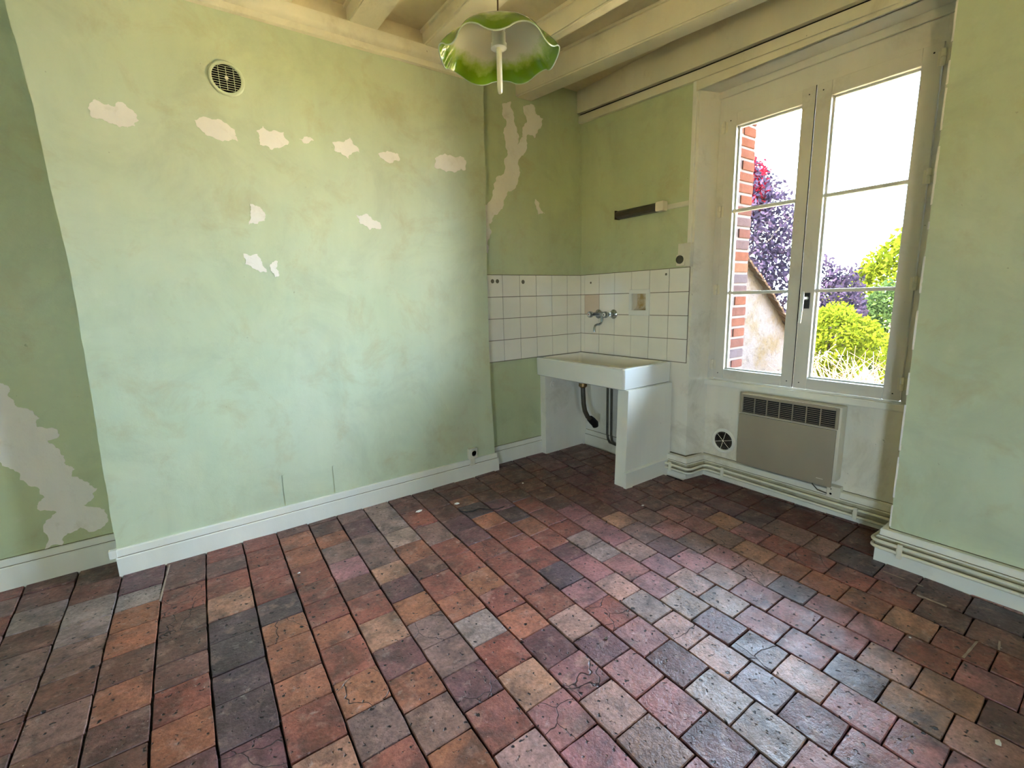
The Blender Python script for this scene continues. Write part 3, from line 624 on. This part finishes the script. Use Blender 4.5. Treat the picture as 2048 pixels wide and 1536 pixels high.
# exterior brick reveal (seen through the left leaf)
hm = struct('wall_exterior', 'brick jamb outside the window', 'mortar', MB().box((.205, -1.092, .3), (.438, -1.084, 2.7)), 'brick wall')
BC = [(62, 37, 30), (56, 35, 31), (66, 44, 34), (52, 40, 40), (62, 36, 28), (50, 42, 44)]
z = .42; i = 0
while z < 2.66:
    h = .052 + rnd.uniform(-.004, .004)
    spans = [(.222, .436)] if i % 3 != 1 else [(.222, .285), (.30, .436)]
    if i % 5 == 3: spans = [(.245, .436)]
    for a, b in spans:
        c = lin(BC[rnd.randrange(6)]); MB().box((a, -1.098 - rnd.uniform(0, .003), z), (b + rnd.uniform(-.006, .004), -1.086, z + h), .006, (c[0], c[1], c[2], 1)).build('brick', 'brick', hm)
    z += h + .0155; i += 1

# ------------------------------------------------------------------ sink on masonry supports
sink = thing('sink', 'heavy white fireclay kitchen sink in the corner on two masonry supports', 'sink', (-.24, -.43, .62))
bm = bmesh.new(); x0, x1, yA, yB, zb, zt, t = -.478, -.010, -.862, -.010, .617, .752, .03
def ring(xa, xb, ya, yb, z, r, seg=5):
    pts = []
    for cx, cy, a0 in ((xb - r, yb - r, 0), (xa + r, yb - r, 90), (xa + r, ya + r, 180), (xb - r, ya + r, 270)):
        for k in range(seg + 1): a = radians(a0 + 90 * k / seg); pts.append((cx + r * cos(a), cy + r * sin(a), z))
    return [bm.verts.new(p) for p in pts]
R_ = [ring(x0 + .012, x1 - .004, yA + .012, yB - .004, zb, .015), ring(x0 + .004, x1, yA + .004, yB, zb + .006, .018), ring(x0, x1, yA, yB, zt - .008, .018), ring(x0 + .006, x1 - .004, yA + .006, yB - .004, zt, .016),
      ring(x0 + t, x1 - t, yA + t, yB - t, zt, .03), ring(x0 + t + .006, x1 - t - .006, yA + t + .006, yB - t - .006, zt - .006, .03), ring(x0 + t + .016, x1 - t - .016, yA + t + .016, yB - t - .016, zt - .085, .04), ring(x0 + t + .04, x1 - t - .04, yA + t + .04, yB - t - .04, zt - .10, .04)]
for a, b in zip(R_[:-1], R_[1:]):
    n = len(a)
    for k in range(n): bm.faces.new((a[k], a[(k + 1) % n], b[(k + 1) % n], b[k]))
bm.faces.new(R_[0][::-1]); bm.faces.new(R_[-1])
MB().bm(bm).build('basin', 'ceramic', sink, smooth=True)
MB().lathe([(0, .002), (.022, .002), (.030, .004), (.033, .0), (.0, -.004)], (-.30, -.36, .652), 'z', 20).build('drain_strainer', 'chrome', sink, smooth=True)
pr = thing('sink_support', 'thick white plastered slab under the front end of the sink, by the window', 'support', (-.23, -.83, 0))
MB().prism([(-.475, -.02), (-.02, -.02), (-.02, .617), (-.452, .617), (-.462, .3)], 'y', -.878, -.795).build('slab', 'trim', pr)
MB().prism([(-.895, -.02), (-.876, -.02), (-.876, .105), (-.884, .105), (-.895, .098)], 'x', -.482, -.02).build('base_strip', 'trim', pr)
pl_ = thing('sink_support', 'thin white plastered slab against the back wall under the sink', 'support', (-.23, -.03, 0))
MB().box((-.432, -.060, -.02), (-.004, -.001, .617), .004).build('slab', 'dirty_white', pl_)
MB().lathe([(0, .010), (.006, .010), (.009, .006), (.024, .006), (.028, .0)], (-.355, -.060, .535), '-y', 20).build('round_cover', 'dirty_white', pl_, smooth=True)

# wall mixer tap
tp = thing('mixer_tap', 'chrome wall-mounted two-handle tap with a swan-neck spout over the sink', 'tap', (0, -.275, 1.056))
zc = 1.056; ya, yb = -.20, -.352
mm = MB().tube([(-.052, ya + .004, zc), (-.052, -.23, zc), (-.052, -.25, zc), (-.052, -.30, zc), (-.052, -.32, zc), (-.052, yb - .004, zc)], [.013, .012, .018, .018, .012, .013], 16)
for y in (ya, yb): mm.tube([(-.004, y, zc), (-.052, y, zc)], [.014, .015], 14)
mm.build('body', 'chrome', tp, smooth=True)
for y in (ya, yb):
    MB().lathe([(.034, .0), (.034, .004), (.026, .012), (.014, .018), (.013, .022)], (-.008, y, zc), '-x', 22).build('flange', 'chrome', tp, smooth=True)
    kn = MB().lathe([(.010, .0), (.012, .01), (.019, .02), (.024, .034), (.023, .046), (.019, .052), (0, .053)], (-.060, y, zc), '-x', 18).build('knob', 'chrome', tp, smooth=True)
    MB().lathe([(.014, 0), (.013, .003), (0, .004)], (-.112, y, zc), '-x', 16).build('knob_cap', 'ceramic', kn, smooth=True)
    MB().lathe([(.005, 0), (.0045, .0015), (0, .002)], (-.116, y, zc), '-x', 10).build('dot', 'red' if y == ya else 'iron', kn)
sp = [(-.052, -.276, zc - .012), (-.052, -.276, zc - .030), (-.053, -.276, zc - .05), (-.060, -.275, zc - .066), (-.078, -.273, zc - .074), (-.100, -.270, zc - .074), (-.114, -.268, zc - .080), (-.120, -.267, zc - .095), (-.122, -.267, zc - .125)]
MB().tube(sp, [.012, .011, .0085, .008, .008, .008, .008, .008, .0085], 12).build('spout', 'chrome', tp, smooth=True)

# waste and supply pipes under the sink
wp = thing('waste_pipe', 'grey waste pipe dropping from under the sink into a black joint', 'pipe', (-.30, -.36, .27))
MB().tube([(-.325, -.355, .617), (-.325, -.355, .585)], [.030, .030], 18).build('outlet', 'ceramic', wp, smooth=True)
MB().lathe([(.026, .0), (.030, -.004), (.030, -.028), (.018, -.04)], (-.325, -.355, .588), 'z', 18).build('nut', 'brass', wp, smooth=True)
MB().tube([(-.325, -.355, .556), (-.323, -.355, .50), (-.318, -.355, .43), (-.305, -.354, .375), (-.275, -.352, .325), (-.24, -.35, .30)], .017, 12).build('tube', 'lead', wp, smooth=True)
MB().tube([(-.25, -.35, .307), (-.225, -.35, .285), (-.20, -.35, .262), (-.19, -.35, .235)], [.024, .028, .028, .022], 14).build('rubber_joint', 'black', wp, smooth=True)
for y, lab in ((-.318, 'dark supply pipe under the sink, the one nearer the back wall'), (-.358, 'dark supply pipe under the sink, the one nearer the window')):
    q = MB().tube([(-.03, y, .60), (-.03, y, .40), (-.03, y, .14), (-.034, y - .012, .10), (-.045, y - .04, .082), (-.05, y - .12, .078), (-.05, -.79, .078)], .0085, 10).build('supply_pipe', 'lead', smooth=True)
    tag(q, lab, 'pipe', 'supply pipes under the sink')

# ------------------------------------------------------------------ light fitting, trunking, sockets
lf = thing('strip_light', 'narrow brown wall strip light with cream end above the sink tiles', 'lamp', (0, -.58, 1.74))
MB().prism([(-.002, 1.715), (-.036, 1.717), (-.050, 1.73), (-.050, 1.755), (-.036, 1.768), (-.002, 1.77)], 'y', -.727, -.392).build('diffuser', 'tube_shade', lf)
MB().box((-.052, -.79, 1.711), (-.001, -.725, 1.773), .012).build('end_cap', 'plastic', lf, smooth=True)
MB().box((-.052, -.393, 1.712), (-.001, -.385, 1.772), .003).build('end_cap', 'tube_shade', lf, smooth=True)
ct = tag(MB().box((-.013, -.945, 1.718), (.0, -.789, 1.748), .003).build('cable_trunking', 'plastic'), 'short cream trunking running from the strip light to the window edge', 'trunking')
ct2 = tag(MB().box((-.014, -.970, 1.498), (.004, -.945, 2.425), .003).build('cable_trunking', 'trim'), 'tall cream trunking down the edge of the window reveal', 'trunking')
so = thing('wall_socket', 'cream surface socket with trunking box beside the window above the tiles', 'socket', (0, -.93, 1.36))
MB().box((-.030, -.962, 1.432), (.0, -.893, 1.497), .003).build('junction_box', 'plastic', so)
MB().box((-.034, -.984, 1.357), (.0, -.938, 1.497), .003).build('trunking_piece', 'plastic', so)
MB().box((-.040, -.950, 1.362), (.0, -.888, 1.432), .006).build('socket_body', 'plastic', so, smooth=True)
MB().lathe([(.026, .0), (.025, .006), (.021, .006), (.020, .001), (.0, .001)], (-.040, -.916, 1.400), '-x', 20).build('socket_well', 'tube_shade', so, smooth=True)
def outlet(name, lab, loc, r):
    o = thing(name, lab, 'socket', loc); x, y, z = loc
    MB().box((x - .034, y - .028, z + .04), (x + .034, y, z + .112), .006).build('socket_body', 'plastic', o, smooth=True)
    MB().lathe([(.024, .0), (.023, .005), (.019, .005), (.018, -.012), (.0, -.012)], (x + .004, y - .028, z + .078), '-y', 20).build('socket_well', 'plastic', o, smooth=True)
    for dx in (-.009, .009): MB().lathe([(.0032, .001), (0, .001)], (x + .004 + dx, y - .018, z + .078), '-y', 8).build('pin_hole', 'black', o)
    MB().box((x - .022, y - .024, z - .008), (x + .012, y - .003, z + .041), .003).build('cable_cover', 'plastic', o)
outlet('wall_socket', 'white socket at the right end of the chimney breast baseboard', (-1.115, -.09, .092), 0)

# round vents
v1 = thing('wall_vent', 'round slatted air vent high on the chimney breast', 'vent', (-2.306, -.09, 2.21))
c0 = Vector((-2.306, -.09, 2.211))
MB().lathe([(.074, .0), (.074, .003), (.069, .007), (.062, .007), (.058, .003), (.058, .0)], c0, '-y', 40).build('ring', 'green', v1, smooth=True)
MB().lathe([(.059, .0012), (0, .0012)], c0, '-y', 32).build('dark_duct', 'dark', v1)
for i in range(-5, 6):
    zz = i * .0098; hw = sqrt(max(0, .058 ** 2 - zz * zz))
    if hw > .01: MB().box((c0.x - hw, -.0965, c0.z + zz - .0008), (c0.x + hw, -.0935, c0.z + zz + .0008)).build('slat', 'green', v1)
MB().lathe([(.008, .008), (.006, .010), (0, .010)], c0, '-y', 12).build('centre_knob', 'plastic', v1)
for dx in (-.03, 0, .03): MB().box((c0.x + dx - .0009, -.097, c0.z - .05), (c0.x + dx + .0009, -.093, c0.z + .05)).build('rib', 'green', v1)
v2 = thing('wall_vent', 'round web-patterned air vent low on the wall left of the convector', 'vent', (.14, -1.164, .25))
c1 = Vector((.14, -1.164, .25))
MB().lathe([(.080, .0), (.080, .004), (.074, .010), (.064, .010), (.059, .004), (.059, .0)], c1, '-x', 40).build('ring', 'trim', v2, smooth=True)
MB().lathe([(.060, .0012), (0, .0012)], c1, '-x', 32).build('dark_duct', 'dark', v2)
for r in (.018, .027, .036, .045, .053): MB().tube([c1 + Vector((-.005, r * cos(a), r * sin(a))) for a in [2 * pi * k / 28 for k in range(29)]], .0011, 5, cap=False).build('web_ring', 'steel', v2)
for k in range(6): a = pi / 6 + k * pi / 3 + .26; MB().tube([c1 + Vector((-.006, 0, 0)), c1 + Vector((-.006, .06 * cos(a), .06 * sin(a)))], .0016, 5).build('spoke', 'plastic', v2)
MB().lathe([(.007, .007), (.005, .010), (0, .010)], c1, '-x', 12).build('centre_knob', 'plastic', v2)

# convector heater
cv = thing('convector_heater', 'flat taupe electric convector heater with louvred top under the window', 'heater', (.1, -1.555, .165))
ya, yb, za, zb = -1.818, -1.300, .165, .592
MB().box((.066, ya - .012, za + .03), (.138, yb + .004, zb + .006), .010).build('casing', 'metal_lite', cv, smooth=True)
MB().box((.056, ya + .004, za - .004), (.068, yb, .474), .004).build('front_panel', 'metal_grey', cv, smooth=True)
m = MB(); rect_frame(m, .058, .070, ya, yb, .478, zb, .014, .018, .014, .008, .003); m.build('grille_frame', 'metal_grey', cv, smooth=True)
MB().box((.0655, ya + .012, .484), (.067, yb - .016, zb - .012)).build('dark_interior', 'dark', cv)
for i in range(9):
    zz = .493 + i * .0105; MB().box((.059, ya + .012, zz - .0010), (.0640, yb - .016, zz + .0010)).build('louvre', 'metal_grey', cv)
for i in range(1, 7):
    yy = ya + .014 + (yb - ya - .032) * i / 7; MB().box((.0575, yy - .002, .484), (.0655, yy + .002, zb - .012)).build('rib', 'metal_grey', cv)
for y in (-1.40, -1.52, -1.66): MB().box((.08, y - .006, za + .005), (.13, y + .006, za + .032)).build('foot_bracket', 'metal_grey', cv)
MB().box((.0555, -1.775, .196), (.0565, -1.742, .2)).build('nameplate', 'metal_lite', cv)
cb = thing('connection_box', 'small cream cable outlet box under the right end of the heater', 'socket', (.14, -1.815, .10))
MB().box((.098, -1.845, .098), (.142, -1.782, .158), .004).build('box_body', 'plastic', cb)
for z, r in ((.142, .003), (.115, .006)): MB().lathe([(r, .0008), (0, .0008)], (.098, -1.803, z), '-x', 10).build('screw_hole', 'black', cb)
tag(MB().tube([(.10, -1.70, .168), (.095, -1.715, .14), (.095, -1.74, .118), (.10, -1.785, .110)], .003, 8).build('heater_cable', 'tube_shade', smooth=True), 'thin dark cable drooping from the heater to the cable outlet box', 'cable')

# heating pipes with clips
def round_path(pts, r=.03, k=5):
    out = [Vector(pts[0])]
    for i in range(1, len(pts) - 1):
        p, a, b = Vector(pts[i]), Vector(pts[i - 1]), Vector(pts[i + 1]); d1 = (a - p); d2 = (b - p); rr = min(r, d1.length * .45, d2.length * .45)
        s, e = p + d1.normalized() * rr, p + d2.normalized() * rr
        for j in range(k + 1): t = j / k; out.append(s * (1 - t) ** 2 + p * 2 * t * (1 - t) + e * t * t)
    out.append(Vector(pts[-1])); return out
for z1, z2, z3, lab in ((.079, .075, .103, 'upper painted copper pipe running along the baseboard under the window'), (.050, .036, .075, 'lower painted copper pipe running along the baseboard under the window')):
    P = round_path([(-.088, -.895, z1), (-.088, -1.075, z1), (.078, -1.080, z1), (.075, -2.094, z2), (-.262, -2.094, z3 + .002), (-.262, -3.9, z3)], .04, 6)
    tag(MB().tube(P, .0075, 10).build('heating_pipe', 'pipe', smooth=True), lab, 'pipe', 'heating pipes along the window baseboards')
for i, (x, y, zz, d, lab) in enumerate(((-.088, -.935, .065, 'x', 'pipe clip on the pier right beside the sink support'), (.076, -1.206, .064, 'x', 'pipe clip on the baseboard below the round web vent'), (.074, -1.93, .056, 'x', 'pipe clip just left of the right-hand wall corner'), (-.262, -2.20, .089, 'x', 'pipe clip on the right wall just past the corner'), (-.262, -2.62, .089, 'x', 'pipe clip furthest along the right wall'))):
    c = MB().box((x - .011, y - .009, zz - .032), (x - .002, y + .009, zz + .032), .002).box((x - .006, y + .004, zz - .008), (x + .03, y + .012, zz + .008))
    tag(c.build('pipe_clip', 'pipe'), lab, 'clip', 'clips holding the heating pipes')

# ------------------------------------------------------------------ pendant lamp
LC = Vector((-1.684, -1.366, 1.967))
lamp = thing('pendant_lamp', 'hanging lamp with a frilled green and white opal glass shade and bare tubular bulb', 'lamp', LC)
sh = MB(); seg = 144; prof = [(.030, .084), (.050, .083), (.080, .076), (.108, .064), (.132, .050), (.152, .034), (.168, .018), (.179, .004), (.1865, -.008), (.188, -.011)]
vs = []; ti = []
for j, (r, h) in enumerate(prof):
    f = j / (len(prof) - 1); k = max(0, (r - .11) / .078) ** 1.6
    for s in range(seg):
        a = 2 * pi * s / seg; wv = sin(7 * a + .9 + .5 * sin(2 * a)); wv = math.copysign(abs(wv) ** .8, wv)
        rr = r + k * .006 * wv; vs.append((LC.x + rr * cos(a), LC.y + rr * sin(a), LC.z + h + k * .012 * wv)); ti.append(r / .188)
for t in range(len(prof)):
    pass
o0 = len(sh.v); sh.v += vs; sh.tint += [(t, t, t, 1) for t in ti]
sh.f += [(i * seg + s, i * seg + (s + 1) % seg, (i + 1) * seg + (s + 1) % seg, (i + 1) * seg + s) for i in range(len(prof) - 1) for s in range(seg)]
so_ = sh.build('glass_shade', 'shade', lamp, smooth=True)
md = so_.modifiers.new('thick', 'SOLIDIFY'); md.thickness = .0032; md.offset = 0
MB().lathe([(.0, .095), (.010, .095), (.012, .09), (.021, .088), (.022, .070), (.020, .068), (.0, .068)], LC, 'z', 24).build('lamp_holder', 'ceramic', lamp, smooth=True)
MB().lathe([(.0, .070), (.018, .070), (.018, .064), (.0225, .060), (.0225, .030), (.026, .028), (.026, .016), (.022, .014), (.0, .014)], LC, 'z', 24).build('bulb_collar', 'ceramic', lamp, smooth=True)
for s_ in (-1, 1): pass
bp = [(.0075, .016), (.0075, -.06), (.0075, -.098), (.004, -.108), (0, -.111), (-.004, -.108), (-.0075, -.098), (-.0075, -.06), (-.0075, .016)]
MB().tube([LC + Vector((a * .75, a * .66, h)) for a, h in bp], .0072, 12).build('bulb', 'bulb', lamp, smooth=True)
MB().tube([LC + Vector((0, 0, .12)), LC + Vector((.003, 0, .3)), LC + Vector((-.002, 0, .5)), Vector((LC.x, LC.y, 2.58))], .0028, 8).build('flex', 'cord', lamp, smooth=True)
MB().lathe([(.0, .0), (.02, .0), (.03, -.012), (.03, -.02), (.0, -.02)], (LC.x, LC.y, 2.60), 'z', 20).build('ceiling_rose', 'beam', lamp, smooth=True)

# ------------------------------------------------------------------ things lying on the floor
tag(MB().lathe([(.0055, .0), (.0055, .002), (.0022, .002), (.0022, .0)], (-1.545, -1.722, .001), 'z', 16).build('washer', 'steel'), 'tiny steel washer lying on a pale pinkish floor tile', 'washer')
tag(MB().tube([(-1.455, -.515, .004), (-1.43, -.545, .004), (-1.395, -.562, .005), (-1.345, -.555, .004), (-1.312, -.60, .004), (-1.27, -.63, .005), (-1.22, -.625, .004)], .0026, 8).build('wire_offcut', 'black', smooth=True), 'short black wire offcut lying curled on the floor near the chimney breast', 'wire')
def crumb(x, y, r, lab, el=1.0):
    bm = bmesh.new(); bmesh.ops.create_icosphere(bm, subdivisions=1, radius=r)
    for v in bm.verts: v.co = Vector((v.co.x * el, v.co.y, v.co.z * .5)) * rnd.uniform(.7, 1.2) + Vector((x, y, r * .5 + .0015))
    tag(MB().bm(bm).build('plaster_crumb', 'crumb'), lab, 'crumb', 'white plaster crumbs on the floor')
crumb(-1.64, -.37, .010, 'elongated white plaster crumb on the floor right of the grey tiles by the baseboard', 2.2)
crumb(-1.42, -.42, .011, 'white plaster crumb on the floor just left of the black wire offcut', 1.7)
crumb(-2.33, -.60, .006, 'small white crumb on a reddish tile left of the black tile near the chimney breast', 1.4)
crumb(-.93, -.42, .007, 'white crumb on the dark floor in front of the sink')
crumb(-.60, -1.12, .008, 'white crumb on the mauve tiles before the window recess', 1.5)
crumb(-.72, -2.36, .005, 'white crumb on a brown tile before the right wall')
crumb(-1.02, -2.62, .007, 'white sliver on a salmon tile at the bottom right corner', 2.0)

# ------------------------------------------------------------------ garden outside
gd = struct('garden_ground', 'sunlit dry garden ground outside the window', 'ground', MB().box((.44, -22, -.5), (30, 22, -.32)).box((-30, -22, -.5), (XL - .2, 22, -.32)), 'ground')
gw = thing('garden_wall', 'rendered stone garden wall with a sloping tiled coping seen through the left pane', 'wall', (2.4, .12, -.32))
top = [(.6, 2.35), (1.5, 2.05), (2.1, 1.75), (2.4, 1.56), (2.66, 1.39), (3.03, 1.13), (3.4, .84), (3.75, .56)]
MB().prism([(a, b - .03) for a, b in top] + [(3.75, -.4), (.6, -.4)], 'y', -.02, .3).build('masonry', 'render', gw)
def topz(x):
    for (a, za_), (b, zb_) in zip(top[:-1], top[1:]):
        if a <= x <= b: return za_ + (zb_ - za_) * (x - a) / (b - a)
    return top[-1][1]
x = .8
while x < 3.65:
    z_ = topz(x); sl = atan2(topz(x + .1) - topz(x), .1)
    for row in range(2):
        bm = bmesh.new(); bmesh.ops.create_cube(bm, size=1.0)
        for v in bm.verts: v.co = Vector((v.co.x * .20, v.co.y * .20, v.co.z * .018))
        bmesh.ops.rotate(bm, verts=bm.verts, cent=(0, 0, 0), matrix=Matrix.Rotation(-sl - .16 + rnd.uniform(-.04, .04), 3, 'Y'))
        bmesh.ops.rotate(bm, verts=bm.verts, cent=(0, 0, 0), matrix=Matrix.Rotation(.55, 3, 'X'))
        bmesh.ops.translate(bm, verts=bm.verts, vec=(x, -.04 + row * .16, z_ - .06 + row * .10 + rnd.uniform(-.008, .008)))
        MB().bm(bm).build('coping_tile', 'coping', gw)
    x += .105


def leaves(center, radii, nleaf, size, mat, par, name='foliage', lump=.35, hollow=.55, seed=1, zmin=-.3, taper=0.0, kind='stuff'):
    r = random.Random(seed); m = MB(); c = Vector(center)
    lobes = [(Vector((r.gauss(0, 1), r.gauss(0, 1), r.gauss(0, .8))).normalized(), r.uniform(.75, 1.12)) for _ in range(26)]
    vs = m.v; fs = m.f; k = 0
    while k < nleaf:
        d = Vector((r.gauss(0, 1), r.gauss(0, 1), r.gauss(0, 1))).normalized()
        best = max(l[1] * (d.dot(l[0]) ** 6 if d.dot(l[0]) > 0 else 0) for l in lobes)
        rad = (1 - lump) + lump * best * 1.3; rad *= r.uniform(hollow, 1.0) ** .6
        p = Vector((d.x * radii[0], d.y * radii[1], d.z * radii[2])) * rad
        if taper: kf = 1 - taper * max(0, p.z / radii[2]); p.x *= kf; p.y *= kf
        p += c; k += 1
        if p.z < zmin: continue
        s = size * r.uniform(.6, 1.3); u = Vector((r.gauss(0, 1), r.gauss(0, 1), r.gauss(0, 1))).normalized(); v = u.cross(Vector((r.gauss(0, 1), r.gauss(0, 1), r.gauss(0, 1)))).normalized()
        o = len(vs); vs += [(p - u * s)[:], (p + v * s * .45)[:], (p + u * s)[:], (p - v * s * .45)[:]]; fs.append((o, o + 1, o + 2, o + 3))
    m.tint = [None] * len(vs)
    return m.build(name, mat, par, kind=kind, normals=False)
def trunk(par, pts, r, name='trunk'): return MB().tube(pts, r, 8).build(name, 'bark', par, smooth=True)
t1 = thing('plum_tree', 'tall purple-leaved plum tree seen through the left leaf of the window', 'tree', (5.9, 2.0, -.32))
trunk(t1, [(5.9, 2.0, -.35), (5.92, 1.98, .8), (5.85, 2.0, 1.8), (5.8, 1.95, 2.8), (5.8, 1.9, 3.6)], [.11, .09, .07, .04, .015])
for i in range(7):
    a = i * 2.4; b = Vector((5.87, 1.98, 1.1 + i * .3)); MB().tube([b, b + Vector((.5 * cos(a), .5 * sin(a), .35)), b + Vector((.9 * cos(a), .85 * sin(a), .75))], [.035, .02, .006], 6).build('branch', 'bark', t1)
leaves((5.85, 2.0, 2.05), (1.15, 1.1, 1.95), 15000, .052, 'leaf_purple', t1, seed=3, taper=.62, hollow=.3)
leaves((5.6, 1.72, 2.95), (.35, .32, .5), 900, .05, 'leaf_red', t1, name='red_foliage', seed=4, hollow=.2)
t2 = thing('shrub', 'dark purple shrub behind the lime shrub in the right leaf of the window', 'shrub', (5.6, .5, -.32))
trunk(t2, [(5.6, .5, -.35), (5.6, .5, .3), (5.6, .5, .9)], [.05, .035, .01])
leaves((5.6, .40, .80), (.5, .55, .85), 4200, .045, 'leaf_purple', t2, seed=5)
t3 = thing('tree', 'broad yellow-green tree behind the other shrubs in the right leaf of the window', 'tree', (8.6, .2, -.32))
trunk(t3, [(8.6, .2, -.35), (8.6, .2, .5), (8.5, .2, 1.3)], [.12, .09, .03])
leaves((8.7, -.25, .75), (1.2, 1.9, 1.6), 16000, .065, 'leaf_lime', t3, seed=6, hollow=.75)
t4 = thing('shrub', 'grey-green shrub at mid height in the right leaf of the window', 'shrub', (6.75, -.15, -.32))
trunk(t4, [(6.75, -.15, -.35), (6.75, -.15, .3), (6.75, -.15, .8)], [.05, .035, .01])
leaves((6.75, -.22, .50), (.58, .80, .80), 6000, .045, 'leaf_green', t4, seed=7)
t5 = thing('shrub', 'bright lime shrub low at the left of the right window leaf', 'shrub', (4.6, -.15, -.32))
trunk(t5, [(4.6, -.15, -.35), (4.6, -.15, .2), (4.6, -.15, .6)], [.04, .03, .01])
leaves((4.6, -.12, .45), (.5, .55, .60), 5500, .038, 'leaf_lime', t5, seed=8)
t6 = thing('shrub', 'bright lime climbing shrub at the lower right corner of the window', 'shrub', (3.0, -1.35, -.32))
trunk(t6, [(3.0, -1.35, -.35), (3.0, -1.35, .1), (3.0, -1.33, .5)], [.03, .02, .01])
leaves((3.0, -1.36, .38), (.35, .22, .50), 2600, .03, 'leaf_lime', t6, seed=9)
hg = thing('dry_hedge', 'tangle of dry pale twigs along the bottom of the right window leaf', 'hedge', (2.4, -1.1, -.32))
m = MB(); r_ = random.Random(12)
for i in range(420):
    p = Vector((r_.uniform(1.9, 3.3), r_.uniform(-1.55, -.70), -.3)); d = Vector((r_.gauss(0, .35), r_.gauss(0, .35), 1)).normalized(); L = r_.uniform(.5, .95)
    m.tube([p, p + d * L * .5, p + d * L * .8 + Vector((r_.gauss(0, .05), r_.gauss(0, .05), 0)), p + d * L + Vector((r_.gauss(0, .12), r_.gauss(0, .12), 0))], [.006, .005, .004, .002], 4, cap=False)
m.build('twigs', 'twig', hg, kind='stuff', normals=False)
